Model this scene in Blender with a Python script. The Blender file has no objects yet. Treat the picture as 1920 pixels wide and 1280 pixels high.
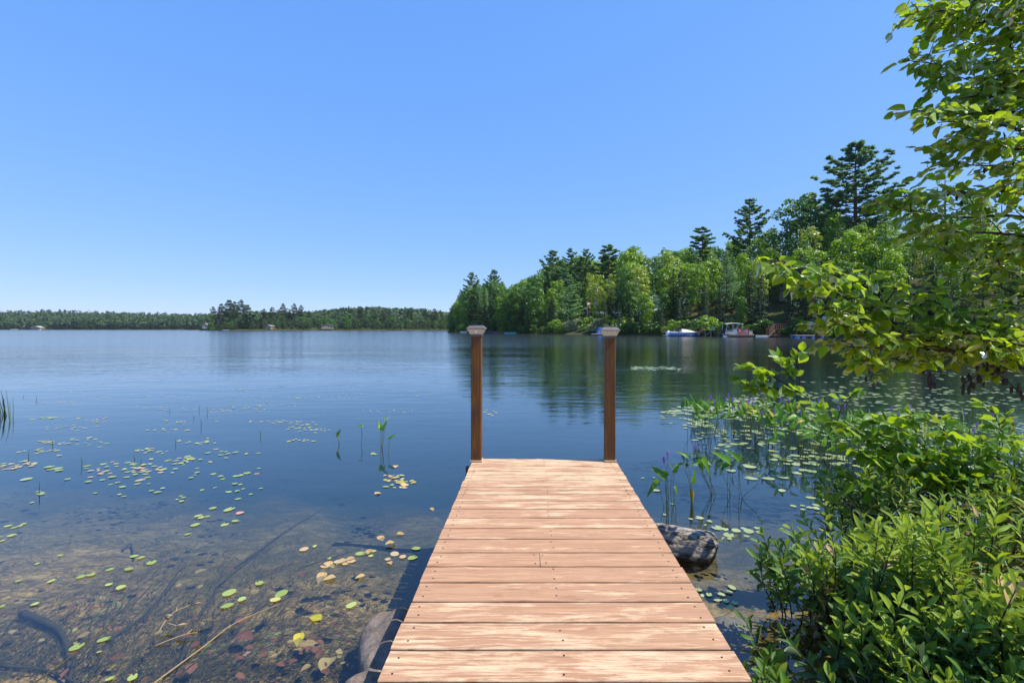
import bpy, math, random
import numpy as np
from mathutils import Vector, Matrix

S = bpy.context.scene
COL = S.collection
PI = math.pi
R = math.radians
rng = np.random.default_rng(7)
random.seed(7)

# ------------------------------------------------------------------ camera, light, exposure
CAMZ, FPX, CX, HY = 1.5, 900.0, 996.0, 616.0      # photo pixels (1920 wide)
cam_d = bpy.data.cameras.new('camera')
cam = bpy.data.objects.new('camera', cam_d)
COL.objects.link(cam)
cam.location = (0, 0, CAMZ)
cam.rotation_euler = (R(90), 0, 0)
cam_d.sensor_width = 36
cam_d.lens = 36 * FPX / 1920
cam_d.shift_x = -(CX - 960) / 1920
cam_d.shift_y = -(640 - HY) / 1920
cam_d.clip_start = 0.05
cam_d.clip_end = 9000
S.camera = cam

SUN_AZ, SUN_EL = 100.0, 57.0        # azimuth measured from +Y towards +X
world = bpy.data.worlds.new('World')
S.world = world
world.use_nodes = True
wn = world.node_tree
for n in list(wn.nodes):
    wn.nodes.remove(n)
wo = wn.nodes.new('ShaderNodeOutputWorld')
bg = wn.nodes.new('ShaderNodeBackground')
sky = wn.nodes.new('ShaderNodeTexSky')
sky.sky_type = 'NISHITA'
sky.sun_disc = False
sky.sun_elevation = R(SUN_EL)
sky.sun_rotation = R(SUN_AZ)
sky.altitude = 0
sky.air_density = 0.5
sky.dust_density = 0.0
sky.ozone_density = 6.0
# the photograph's tone curve: each channel of the whole sky is compressed by one power law
sp = wn.nodes.new('ShaderNodeSeparateColor'); cb = wn.nodes.new('ShaderNodeCombineColor')
wn.links.new(sky.outputs[0], sp.inputs[0])
for ch_, (pw_, kk_) in enumerate(((.62, .69), (.37, .61), (.12, .73))):
    m1 = wn.nodes.new('ShaderNodeMath'); m1.operation = 'MULTIPLY'; m1.inputs[1].default_value = .1
    m2 = wn.nodes.new('ShaderNodeMath'); m2.operation = 'POWER'; m2.inputs[1].default_value = pw_
    m3 = wn.nodes.new('ShaderNodeMath'); m3.operation = 'MULTIPLY'; m3.inputs[1].default_value = kk_ / .1
    wn.links.new(sp.outputs[ch_], m1.inputs[0]); wn.links.new(m1.outputs[0], m2.inputs[0]); wn.links.new(m2.outputs[0], m3.inputs[0]); wn.links.new(m3.outputs[0], cb.inputs[ch_])
wn.links.new(cb.outputs[0], bg.inputs['Color'])
bg.inputs['Strength'].default_value = 0.1
wn.links.new(bg.outputs[0], wo.inputs['Surface'])

sun_d = bpy.data.lights.new('sun', 'SUN')
sun_d.energy = 4.6
sun_d.angle = R(0.53)
sun_d.color = (1.0, 0.92, 0.78)
sun = bpy.data.objects.new('sun', sun_d)
COL.objects.link(sun)
sdir = Vector((math.sin(R(SUN_AZ)) * math.cos(R(SUN_EL)), math.cos(R(SUN_AZ)) * math.cos(R(SUN_EL)), math.sin(R(SUN_EL))))
sun.rotation_euler = (-sdir).to_track_quat('-Z', 'Y').to_euler()
sun.location = sdir * 50

S.view_settings.view_transform = 'Standard'
S.view_settings.look = 'None'
S.view_settings.gamma = 1
S.view_settings.use_curve_mapping = False
S.view_settings.exposure = 0.7
S.render.engine = 'CYCLES'
cy = S.cycles
cy.max_bounces = 7
cy.diffuse_bounces = 3
cy.glossy_bounces = 3
cy.transmission_bounces = 4
cy.transparent_max_bounces = 8
cy.caustics_reflective = False
cy.caustics_refractive = False
cy.sample_clamp_indirect = 4
cy.use_denoising = True

# ------------------------------------------------------------------ projection helpers (photo pixels to places)
def P(px, py, d):
    return Vector(((px - CX) / FPX * d, d, CAMZ - (py - HY) / FPX * d))
def Wt(px, py, z=0.0):
    d = FPX * (CAMZ - z) / (py - HY)
    return Vector(((px - CX) / FPX * d, d, z))
def to_px(p):
    p = np.atleast_2d(np.asarray(p, float))
    d = np.maximum(p[:, 1], 1e-3)
    return CX + p[:, 0] / d * FPX, HY - (p[:, 2] - CAMZ) / d * FPX

# ------------------------------------------------------------------ materials
def newmat(name):
    m = bpy.data.materials.new(name)
    m.use_nodes = True
    nt = m.node_tree
    for n in list(nt.nodes):
        nt.nodes.remove(n)
    out = nt.nodes.new('ShaderNodeOutputMaterial')
    return m, nt, out
class NT:
    def __init__(s, nt): s.nt = nt
    def n(s, t, **kw):
        nd = s.nt.nodes.new(t)
        for k, v in kw.items(): setattr(nd, k, v)
        return nd
    def put(s, sock, v):
        if hasattr(v, 'is_output'): s.nt.links.new(v, sock)
        elif v is not None:
            if isinstance(v, tuple) and len(v) == 3 and sock.type == 'RGBA': v = v + (1,)
            sock.default_value = v
    def coord(s, kind='Object'): return s.n('ShaderNodeTexCoord').outputs[kind]
    def mapping(s, vec, scale=(1,1,1), rot=(0,0,0), loc=(0,0,0)):
        m = s.n('ShaderNodeMapping'); s.put(m.inputs['Vector'], vec)
        m.inputs['Scale'].default_value = scale; m.inputs['Rotation'].default_value = rot; s.put(m.inputs['Location'], loc)
        return m.outputs[0]
    def noise(s, vec, scale=5, detail=4, rough=.55, dist=0, out=0):
        t = s.n('ShaderNodeTexNoise'); s.put(t.inputs['Vector'], vec); s.put(t.inputs['Scale'], scale)
        t.inputs['Detail'].default_value = detail; t.inputs['Roughness'].default_value = rough; t.inputs['Distortion'].default_value = dist
        return t.outputs[out]
    def vor(s, vec, scale=5, feature='F1', out=0, rnd=1):
        t = s.n('ShaderNodeTexVoronoi', feature=feature); s.put(t.inputs['Vector'], vec); t.inputs['Scale'].default_value = scale
        t.inputs['Randomness'].default_value = rnd
        return t.outputs[out]
    def math(s, op, a, b=None, c=None, clamp=False):
        m = s.n('ShaderNodeMath', operation=op, use_clamp=clamp); s.put(m.inputs[0], a)
        if b is not None: s.put(m.inputs[1], b)
        if c is not None: s.put(m.inputs[2], c)
        return m.outputs[0]
    def vmath(s, op, a, b=None):
        m = s.n('ShaderNodeVectorMath', operation=op); s.put(m.inputs[0], a)
        if b is not None: s.put(m.inputs[1], b)
        return m.outputs[0]
    def ramp(s, fac, stops, interp='LINEAR'):
        r = s.n('ShaderNodeValToRGB'); cr = r.color_ramp; cr.interpolation = interp
        while len(cr.elements) < len(stops): cr.elements.new(.5)
        for e, (p, c) in zip(cr.elements, stops):
            e.position = p; e.color = (c if isinstance(c, tuple) else (c, c, c)) + (1,)
        s.put(r.inputs[0], fac); return r.outputs[0]
    def mix(s, fac, a, b, mode='MIX'):
        m = s.n('ShaderNodeMix', data_type='RGBA', blend_type=mode); s.put(m.inputs[0], fac)
        s.put(m.inputs[6], a); s.put(m.inputs[7], b); return m.outputs[2]
    def rng(s, v, a, b, c, d):
        m = s.n('ShaderNodeMapRange'); s.put(m.inputs[0], v)
        for i, x in enumerate((a, b, c, d)): m.inputs[i+1].default_value = x
        return m.outputs[0]
    def bump(s, h, strength=.5, dist=.01, normal=None):
        b = s.n('ShaderNodeBump'); s.put(b.inputs['Height'], h); s.put(b.inputs['Strength'], strength); s.put(b.inputs['Distance'], dist)
        if normal is not None: s.put(b.inputs['Normal'], normal)
        return b.outputs[0]
    def princ(s, col, rough=.6, normal=None, metal=0, spec=.5):
        p = s.n('ShaderNodeBsdfPrincipled'); s.put(p.inputs['Base Color'], col); s.put(p.inputs['Roughness'], rough)
        p.inputs['Metallic'].default_value = metal; p.inputs['Specular IOR Level'].default_value = spec
        if normal is not None: s.put(p.inputs['Normal'], normal)
        return p.outputs[0]
    def objrand(s): return s.n('ShaderNodeObjectInfo').outputs['Random']
    def attr(s, name): return s.n('ShaderNodeAttribute', attribute_name=name).outputs['Fac']
M = {}
def plain(name, col, rough=.6, metal=0, var=.15, scale=8, bumpd=.0):
    m, nt, out = newmat(name); k = NT(nt)
    n = k.noise(k.coord(), scale, 5)
    c = k.mix(k.rng(n, .3, .7, 0, 1), tuple(x * (1 - var) for x in col), tuple(min(1, x * (1 + var)) for x in col))
    nm = k.bump(n, .6, bumpd) if bumpd else None
    nt.links.new(k.princ(c, rough, nm, metal), out.inputs[0])
    M[name] = m
    return m

def leafmat(name, dark, light, trans, tfac=.4, gloss=.05, rough=.4, veins=False, hue=.0, clump=0.0):
    m, nt, out = newmat(name); k = NT(nt)
    r = k.math('FRACT', k.math('ADD', k.objrand(), k.attr('rnd')))
    if clump:
        r = k.math('ADD', k.math('MULTIPLY', r, 1 - clump), k.math('MULTIPLY', k.rng(k.noise(k.coord(), .35, 2), .3, .7, 0, 1), clump))
    c = k.mix(r, dark, light)
    t = k.mix(k.math('FRACT', k.math('MULTIPLY', r, 7.3)), trans, tuple(x * .42 for x in trans))
    nm = None
    if veins:
        uv = k.n('ShaderNodeUVMap').outputs[0]
        sx = k.n('ShaderNodeSeparateXYZ'); k.put(sx.inputs[0], uv)
        au = k.math('ABSOLUTE', k.math('SUBTRACT', sx.outputs[0], .5))
        ph = k.math('SUBTRACT', k.math('MULTIPLY', sx.outputs[1], 9.0), k.math('MULTIPLY', au, 7.0))
        tri = k.math('ABSOLUTE', k.math('SUBTRACT', k.math('FRACT', ph), .5))
        vein = k.math('MAXIMUM', k.rng(tri, .06, .0, 0, 1), k.rng(au, .035, .0, 0, 1))
        c = k.mix(k.math('MULTIPLY', vein, .5), c, tuple(min(1, x * 1.9 + .02) for x in light))
        t = k.mix(k.math('MULTIPLY', vein, .45), t, tuple(x * .45 for x in trans))
        # blotches, nibbled brown edges here and there
        bn = k.noise(k.mapping(uv, (3, 5, 1), loc=k.n('ShaderNodeObjectInfo').outputs['Location']), 2.0, 3)
        spot = k.rng(bn, .66, .74, 0, 1)
        c = k.mix(k.math('MULTIPLY', spot, .55), c, (.12, .08, .02))
        nm = k.bump(k.math('ADD', tri, k.math('MULTIPLY', au, 1.5)), .5, .0025)
    d = k.n('ShaderNodeBsdfDiffuse'); k.put(d.inputs[0], c)
    tr = k.n('ShaderNodeBsdfTranslucent'); k.put(tr.inputs[0], t)
    g = k.n('ShaderNodeBsdfGlossy'); g.inputs['Roughness'].default_value = rough; k.put(g.inputs[0], (.9, .95, 1.0))
    if nm is not None:
        k.put(d.inputs['Normal'], nm); k.put(g.inputs['Normal'], nm)
    a = k.n('ShaderNodeMixShader'); a.inputs[0].default_value = tfac
    nt.links.new(d.outputs[0], a.inputs[1]); nt.links.new(tr.outputs[0], a.inputs[2])
    fr = k.n('ShaderNodeFresnel'); fr.inputs[0].default_value = 1.4
    f = k.math('MULTIPLY', fr.outputs[0], gloss * 20, clamp=True)
    b = k.n('ShaderNodeMixShader'); k.put(b.inputs[0], f)
    nt.links.new(a.outputs[0], b.inputs[1]); nt.links.new(g.outputs[0], b.inputs[2])
    nt.links.new(b.outputs[0], out.inputs[0])
    M[name] = m
    return m

# leaves near the camera
leafmat('alder_leaf', (.04, .12, .010), (.11, .24, .012), (.62, .88, .02), .5, .02, .35, True)
leafmat('gale_leaf', (.03, .095, .02), (.11, .23, .035), (.42, .66, .03), .38, .03, .42, True)
leafmat('shoot_leaf', (.17, .28, .03), (.30, .40, .05), (.55, .74, .04), .42, .015, .4, True)
leafmat('pickerel_leaf', (.07, .19, .02), (.13, .27, .03), (.42, .68, .05), .42, .025, .3, True)
leafmat('yellow_leaf', (.38, .36, .03), (.5, .42, .06), (.6, .5, .05), .3, .03, .4, True)
leafmat('tan_leaf', (.36, .24, .11), (.5, .36, .17), (.3, .2, .08), .15, .02, .5, True)
leafmat('brown_leaf', (.16, .06, .035), (.25, .1, .06), (.1, .04, .02), .1, .02, .5, True)
leafmat('reed_blade', (.06, .11, .03), (.1, .15, .04), (.2, .3, .05), .3, .03, .4)
# woods
leafmat('broadleaf_bright', (.035, .115, .004), (.18, .32, .005), (.50, .82, .008), .42, .004, .5, clump=.4)
leafmat('broadleaf_mid', (.025, .10, .01), (.07, .18, .014), (.22, .46, .02), .40, .004, .5, clump=.4)
leafmat('birch_foliage', (.12, .20, .012), (.22, .31, .02), (.58, .74, .03), .43, .004, .5, clump=.3)
leafmat('pine_needles', (.065, .17, .085), (.13, .27, .11), (.28, .50, .13), .38, .001, .5, clump=.4)
leafmat('spruce_needles', (.018, .058, .032), (.04, .092, .042), (.06, .12, .03), .18, .001, .5, clump=.4)
leafmat('far_foliage', (.035, .085, .04), (.08, .135, .05), (.12, .19, .05), .25, .001, .6, clump=.3)
leafmat('pale_bush_leaf', (.26, .31, .12), (.4, .42, .2), (.5, .55, .15), .38, .006, .5)
leafmat('dead_needles', (.10, .08, .06), (.16, .135, .11), (.1, .08, .05), .15, .0, .6)

def barkmat(name, a, b, sc=(6, 6, 1.5), bd=.02):
    m, nt, out = newmat(name); k = NT(nt)
    v = k.mapping(k.coord(), sc)
    n = k.noise(v, 3, 6, .7, .6)
    c = k.mix(k.rng(n, .35, .65, 0, 1), a, b)
    nt.links.new(k.princ(c, .85, k.bump(n, .8, bd), spec=.2), out.inputs[0]); M[name] = m
barkmat('bark_grey', (.05, .042, .035), (.15, .13, .11))
barkmat('bark_brown', (.045, .03, .02), (.14, .09, .065))
barkmat('bark_birch', (.35, .33, .3), (.62, .6, .55), (3, 3, 8))
barkmat('twig_bark', (.02, .016, .014), (.07, .055, .045), (60, 60, 20), .002)
barkmat('green_stem', (.06, .09, .02), (.13, .17, .05), (60, 60, 20), .001)
barkmat('dry_twig', (.2, .15, .09), (.36, .27, .17), (80, 80, 20), .001)
barkmat('sunken_wood', (.035, .03, .022), (.09, .075, .05), (20, 20, 20), .004)

# faded deck stain over bare wood: grain runs along X
def plankmat():
    m, nt, out = newmat('plank_wood'); k = NT(nt)
    co = k.coord(); r = k.objrand(); oc = k.n('ShaderNodeSeparateColor'); k.put(oc.inputs[0], k.n('ShaderNodeObjectInfo').outputs['Color']); worn_ = k.math('SUBTRACT', oc.outputs[0], .5)
    off = k.n('ShaderNodeCombineXYZ'); k.put(off.inputs[0], k.math('MULTIPLY', r, 37.0)); k.put(off.inputs[1], k.math('MULTIPLY', r, 11.0))
    v = k.vmath('ADD', co, off.outputs[0])
    warp = k.noise(k.mapping(v, (1.5, 6, 1)), 2, 2, out=1)
    vg = k.vmath('ADD', k.mapping(v, (1.2, 26, 6)), k.vmath('MULTIPLY', warp, (0.6, 1.4, .5)))
    grain = k.noise(vg, 3.0, 7, .65, .2)
    fine = k.noise(k.mapping(v, (5, 190, 20)), 3.0, 5, .8)
    # worn patches: big blotches broken up by the grain
    blot = k.noise(k.mapping(v, (2.2, 9.0, 2)), 1.5, 9, .70, .25)
    wornv = k.math('ADD', blot, k.math('MULTIPLY', k.math('SUBTRACT', grain, .5), .5))
    wornv = k.math('ADD', wornv, k.math('MULTIPLY', k.math('SUBTRACT', fine, .5), .22))
    wornv = k.math('ADD', wornv, k.math('MULTIPLY', k.math('SUBTRACT', k.attr('worn'), .5), .0))
    lvl = k.math('ADD', k.math('ADD', k.rng(r, 0, 1, -.05, .05), worn_), wornv)
    worn = k.ramp(lvl, [(.48, 0.0), (.53, .5), (.64, 1.0)])
    stain = k.mix(k.rng(grain, .36, .64, 0, 1), (.285, .145, .075), (.44, .258, .145))
    stain = k.mix(k.rng(fine, .35, .7, 0, .6), stain, (.47, .28, .18))
    bare = k.mix(k.rng(grain, .25, .7, 0, 1), (.46, .31, .19), (.66, .50, .32))
    bare = k.mix(k.rng(fine, .40, .66, .0, .5), bare, (.40, .25, .15))
    bare = k.mix(k.rng(k.noise(k.mapping(v, (1, 3, 1)), 2.2, 3), .45, .75, 0, .5), bare, (.66, .47, .33))
    c = k.mix(worn, stain, bare)
    # cracks, dark weathered grain lines
    cr = k.noise(k.mapping(v, (2.6, 95, 4)), 2.0, 6, .65, .1)
    crm = k.math('MULTIPLY', k.rng(cr, .59, .66, 0, 1), k.rng(blot, .44, .56, .3, 1))
    c = k.mix(k.math('MULTIPLY', crm, .85), c, (.16, .08, .045))
    # knots
    kd = k.vor(k.mapping(v, (2.3, 6.5, 1)), 1.3)
    kn = k.rng(kd, .10, .045, 0, 1)
    c = k.mix(k.math('MULTIPLY', kn, .7), c, (.30, .13, .06))
    dirt = k.rng(k.noise(k.mapping(v, (5, 12, 3)), 2.0, 7, .75), .52, .68, 0, .45)
    c = k.mix(dirt, c, (.32, .2, .14))
    h = k.math('SUBTRACT', k.math('ADD', k.math('MULTIPLY', grain, .5), k.math('MULTIPLY', fine, .3)), k.math('ADD', k.math('MULTIPLY', crm, .8), k.math('MULTIPLY', kn, .2)))
    nt.links.new(k.princ(c, k.rng(worn, 0, 1, .62, .8), k.bump(h, .7, .0022), spec=.3), out.inputs[0])
    M['plank_wood'] = m
plankmat()
def postmat():
    m, nt, out = newmat('post_wood'); k = NT(nt)
    v = k.vmath('ADD', k.coord(), k.n('ShaderNodeObjectInfo').outputs['Location'])
    g = k.noise(k.mapping(v, (22, 22, 1.1)), 3, 6, .65, .5)
    bl = k.noise(k.mapping(v, (4, 4, 2.6)), 1.6, 3)
    c = k.mix(k.rng(g, .3, .7, 0, 1), (.075, .028, .004), (.20, .082, .014))
    c = k.mix(k.rng(bl, .45, .68, 0, .7), c, (.07, .034, .022))
    cr = k.rng(k.noise(k.mapping(v, (45, 45, .8)), 2, 3), .66, .7, 0, .8)
    c = k.mix(cr, c, (.03, .012, .006))
    nt.links.new(k.princ(c, .6, k.bump(k.math('SUBTRACT', g, cr), .7, .003), spec=.35), out.inputs[0]); M['post_wood'] = m
postmat()
plain('frame_wood', (.13, .075, .045), .8, var=.4, scale=12, bumpd=.004)
plain('brown_stair_wood', (.26, .12, .07), .8, var=.25)
plain('grey_dock_wood', (.4, .36, .31), .8, var=.25)
plain('cap_grey', (.10, .095, .095), .45, var=.2, scale=30)
plain('cap_solar', (.05, .05, .06), .25, var=.2, scale=30)
plain('cap_cream', (.62, .57, .42), .5, var=.12, scale=40)
plain('cap_sticker', (.85, .87, .88), .4)
plain('nail_steel', (.05, .035, .03), .5, .4)
plain('white_gelcoat', (.8, .82, .84), .25, var=.04)
plain('blue_gelcoat', (.07, .17, .42), .25, var=.08)
plain('navy_gelcoat', (.03, .05, .12), .3)
plain('beige_canvas', (.6, .54, .46), .8, var=.12)
plain('grey_canvas', (.45, .45, .46), .75, var=.1)
plain('blue_canvas', (.12, .25, .6), .7, var=.1)
plain('black_plastic', (.015, .015, .018), .4)
plain('aluminium', (.65, .66, .68), .35, .9, var=.05)
plain('red_paint', (.40, .03, .08), .5, var=.1)
plain('magenta_vest', (.6, .04, .15), .6)
plain('blue_barrel_plastic', (.06, .2, .55), .45, var=.12)
plain('green_plastic', (.15, .4, .33), .5)
plain('turquoise_plastic', (.1, .45, .5), .4)
plain('cottage_wall', (.34, .25, .18), .8, var=.15)
plain('grey_siding', (.36, .37, .38), .8, var=.12)
plain('white_siding', (.72, .7, .66), .75, var=.06)
plain('roof_shingle', (.17, .17, .18), .85, var=.25, scale=3)
plain('roof_light', (.5, .52, .54), .7, var=.1)
plain('window_glass', (.04, .055, .07), .08, var=.2)
plain('flag_cloth', (.78, .3, .28), .8)
plain('flag_white', (.8, .78, .76), .8)
plain('purple_petal', (.27, .13, .55), .6, var=.3, scale=60)
plain('catkin_brown', (.03, .02, .016), .8, var=.4, scale=60)

def lawnmat():
    m, nt, out = newmat('hill_ground'); k = NT(nt); co = k.coord()
    n = k.noise(co, .12, 6, .6); n2 = k.noise(co, 1.6, 5, .7)
    c = k.mix(k.rng(n, .4, .6, 0, 1), (.035, .045, .018), (.06, .075, .02))
    c = k.mix(k.rng(n2, .4, .7, 0, .7), c, (.10, .085, .045))
    nt.links.new(k.princ(c, .95, k.bump(n2, .8, .3), spec=.1), out.inputs[0]); M['hill_ground'] = m
    m, nt, out = newmat('lawn_grass'); k = NT(nt); co = k.coord()
    n = k.noise(co, .5, 6, .7)
    c = k.mix(k.rng(n, .35, .65, 0, 1), (.16, .17, .03), (.30, .28, .07))
    nt.links.new(k.princ(c, .95, k.bump(n, .8, .2), spec=.1), out.inputs[0]); M['lawn_grass'] = m
lawnmat()
def bedmat():
    m, nt, out = newmat('lake_bed'); k = NT(nt); co = k.coord()
    warp = k.vmath('ADD', co, k.vmath('MULTIPLY', k.noise(co, 2.2, 3, out=1), (.5, .5, 0)))
    big = k.noise(warp, .9, 5, .62)
    v2 = k.mapping(warp, (1, 2.1, 1), (0, 0, .6))
    mid = k.noise(v2, 4.2, 7, .72, .8)
    fine = k.noise(v2, 26, 6, .75, .6)
    c = k.ramp(mid, [(.33, (.03, .024, .013)), (.45, (.15, .11, .05)), (.56, (.32, .235, .11)), (.70, (.50, .39, .22))])
    c = k.mix(k.rng(fine, .38, .7, .0, .6), c, (.30, .225, .12))
    c = k.mix(k.rng(fine, .56, .44, .0, .55), c, (.05, .046, .03))
    c = k.mix(k.rng(big, .46, .62, 0, .6), c, (.065, .062, .028))
    sp = k.rng(k.vor(co, 60), .12, .05, 0, .7)
    c = k.mix(sp, c, (.34, .28, .2))
    # pale sand and gravel show near the shore
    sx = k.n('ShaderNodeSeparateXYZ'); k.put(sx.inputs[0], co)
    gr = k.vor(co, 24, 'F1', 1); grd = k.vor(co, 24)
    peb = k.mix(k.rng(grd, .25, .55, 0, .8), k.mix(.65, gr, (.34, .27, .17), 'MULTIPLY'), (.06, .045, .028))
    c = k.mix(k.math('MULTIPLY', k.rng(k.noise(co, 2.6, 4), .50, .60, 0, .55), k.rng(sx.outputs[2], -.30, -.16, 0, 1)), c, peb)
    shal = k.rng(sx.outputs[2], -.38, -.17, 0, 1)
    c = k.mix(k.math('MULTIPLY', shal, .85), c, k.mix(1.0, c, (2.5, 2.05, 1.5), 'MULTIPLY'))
    c = k.mix(k.rng(sx.outputs[2], -.33, -.64, 0, 1), c, (.016, .045, .085))  # deeper bottom: the water's dimming and blue scatter are painted into the bed colour
    h = k.math('ADD', k.math('MULTIPLY', mid, 1), k.math('MULTIPLY', fine, .4))
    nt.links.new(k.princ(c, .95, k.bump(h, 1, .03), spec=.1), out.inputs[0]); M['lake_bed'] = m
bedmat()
def watermat():
    m, nt, out = newmat('lake_water'); k = NT(nt); co = k.coord()
    sx = k.n('ShaderNodeSeparateXYZ'); k.put(sx.inputs[0], co)
    far = k.rng(sx.outputs[1], 3.5, 18, .07, 1.0)                # sheltered by the shore, breezier further out
    gust = k.rng(k.noise(k.mapping(co, (.05, .12, 1)), 1.3, 3), .35, .65, .45, 1.15)
    amp = k.math('MULTIPLY', far, gust)
    w1 = k.noise(k.mapping(co, (1.1, 2.6, 1), (0, 0, R(-14))), 1.0, 2, .5, .3)
    w2 = k.noise(k.mapping(co, (3.2, 6.5, 1), (0, 0, R(12))), 1.3, 3, .55, .3)
    w3 = k.noise(k.mapping(co, (.3, .8, 1), (0, 0, R(-6))), 1.0, 2, .5)
    h = k.math('ADD', k.math('ADD', k.math('MULTIPLY', w1, .018), k.math('MULTIPLY', w2, .0065)), k.math('MULTIPLY', w3, .016))
    h = k.math('MULTIPLY', h, amp)
    nm = k.bump(h, 1.0, 1.0)
    fr = k.n('ShaderNodeFresnel'); fr.inputs[0].default_value = 1.52; k.put(fr.inputs['Normal'], nm)
    g = k.n('ShaderNodeBsdfGlossy'); k.put(g.inputs['Roughness'], k.rng(sx.outputs[1], 8, 45, .015, .125)); k.put(g.inputs['Normal'], nm)
    t = k.n('ShaderNodeBsdfTransparent'); k.put(t.inputs[0], (.80, .86, .80))
    mx = k.n('ShaderNodeMixShader'); k.put(mx.inputs[0], k.math('MULTIPLY', fr.outputs[0], 1.33, clamp=True))
    nt.links.new(t.outputs[0], mx.inputs[1]); nt.links.new(g.outputs[0], mx.inputs[2])
    nt.links.new(mx.outputs[0], out.inputs[0]); M['lake_water'] = m
watermat()
def padmat(name, a, b, spotty=.5):
    m, nt, out = newmat(name); k = NT(nt)
    r = k.math('FRACT', k.math('ADD', k.objrand(), k.attr('rnd')))
    c = k.mix(r, a, b)
    n = k.noise(k.coord(), 45, 3)
    c = k.mix(k.rng(n, .62, .70, 0, spotty), c, (.09, .07, .03))
    nt.links.new(k.princ(c, .32, spec=.6), out.inputs[0]); M[name] = m
padmat('pad_green', (.20, .27, .045), (.34, .40, .11))
padmat('pad_yellow', (.42, .38, .07), (.45, .42, .14))
padmat('pad_tan', (.46, .30, .16), (.40, .33, .17))
padmat('pad_pale', (.20, .27, .10), (.33, .38, .20), .45)
padmat('pad_pink', (.5, .22, .16), (.5, .26, .2))
def rockmat():
    m, nt, out = newmat('shore_rock'); k = NT(nt); co = k.coord()
    n = k.noise(co, 9, 8, .7); n2 = k.noise(co, 55, 4, .7)
    c = k.mix(k.rng(n, .35, .65, 0, 1), (.13, .10, .08), (.32, .265, .225))
    c = k.mix(k.rng(n2, .4, .7, 0, .6), c, (.10, .075, .06))
    c = k.mix(k.rng(k.noise(co, 4, 3), .5, .62, 0, .6), c, (.14, .085, .05))
    nt.links.new(k.princ(c, .85, k.bump(k.math('ADD', n, k.math('MULTIPLY', n2, .4)), .9, .015), spec=.3), out.inputs[0]); M['shore_rock'] = m
    m, nt, out = newmat('weathered_log'); k = NT(nt); co = k.coord()
    v = k.mapping(co, (2.2, 20, 20))
    w = k.vmath('ADD', v, k.vmath('MULTIPLY', k.noise(co, 6, 3, out=1), (0, 3.5, 3.5)))
    g = k.noise(w, 1.6, 7, .7, .5)
    ck = k.rng(k.noise(w, .9, 5, .65, .3), .50, .60, 0, 1)
    c = k.mix(k.rng(g, .3, .7, 0, 1), (.15, .13, .115), (.48, .43, .385))
    c = k.mix(k.math('MULTIPLY', ck, k.rng(k.noise(co, 5, 3), .38, .58, .25, 1)), c, (.04, .03, .022))
    # water-stained dark near the water line
    sx = k.n('ShaderNodeSeparateXYZ'); k.put(sx.inputs[0], k.n('ShaderNodeNewGeometry').outputs['Position'])
    wet = k.rng(k.math('ADD', sx.outputs[2], k.math('MULTIPLY', k.math('SUBTRACT', g, .5), .06)), .02, .055, .8, 0)
    c = k.mix(wet, c, (.035, .028, .02))
    nt.links.new(k.princ(c, .85, k.bump(k.math('SUBTRACT', g, k.math('MULTIPLY', ck, .8)), 1, .012), spec=.2), out.inputs[0]); M['weathered_log'] = m
rockmat()

# ------------------------------------------------------------------ mesh helpers
def mesh_np(name, V, F, mats=None, smooth=False, uv=None, rnd=None, mi=None):
    V = np.asarray(V, np.float32); F = np.asarray(F, np.int32)
    me = bpy.data.meshes.new(name)
    nf, kk = F.shape
    me.vertices.add(len(V)); me.vertices.foreach_set('co', V.ravel())
    me.loops.add(nf * kk); me.loops.foreach_set('vertex_index', F.ravel())
    me.polygons.add(nf); me.polygons.foreach_set('loop_start', np.arange(nf, dtype=np.int32) * kk)
    if smooth: me.polygons.foreach_set('use_smooth', np.ones(nf, bool))
    for m in (mats or []): me.materials.append(M[m])
    if mi is not None: me.polygons.foreach_set('material_index', np.asarray(mi, np.int32))
    me.update(calc_edges=True)
    if uv is not None:
        l = me.uv_layers.new(name='UVMap'); l.data.foreach_set('uv', np.asarray(uv, np.float32)[F.ravel()].ravel())
    if rnd is not None:
        a = me.attributes.new('rnd', 'FLOAT', 'POINT'); a.data.foreach_set('value', np.asarray(rnd, np.float32))
    return me
def mesh_py(name, V, F, mat=None, smooth=False):
    me = bpy.data.meshes.new(name)
    me.from_pydata([tuple(v) for v in V], [], [tuple(f) for f in F])
    if mat: me.materials.append(M[mat])
    if smooth: me.polygons.foreach_set('use_smooth', [True] * len(me.polygons))
    me.update()
    return me
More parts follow.
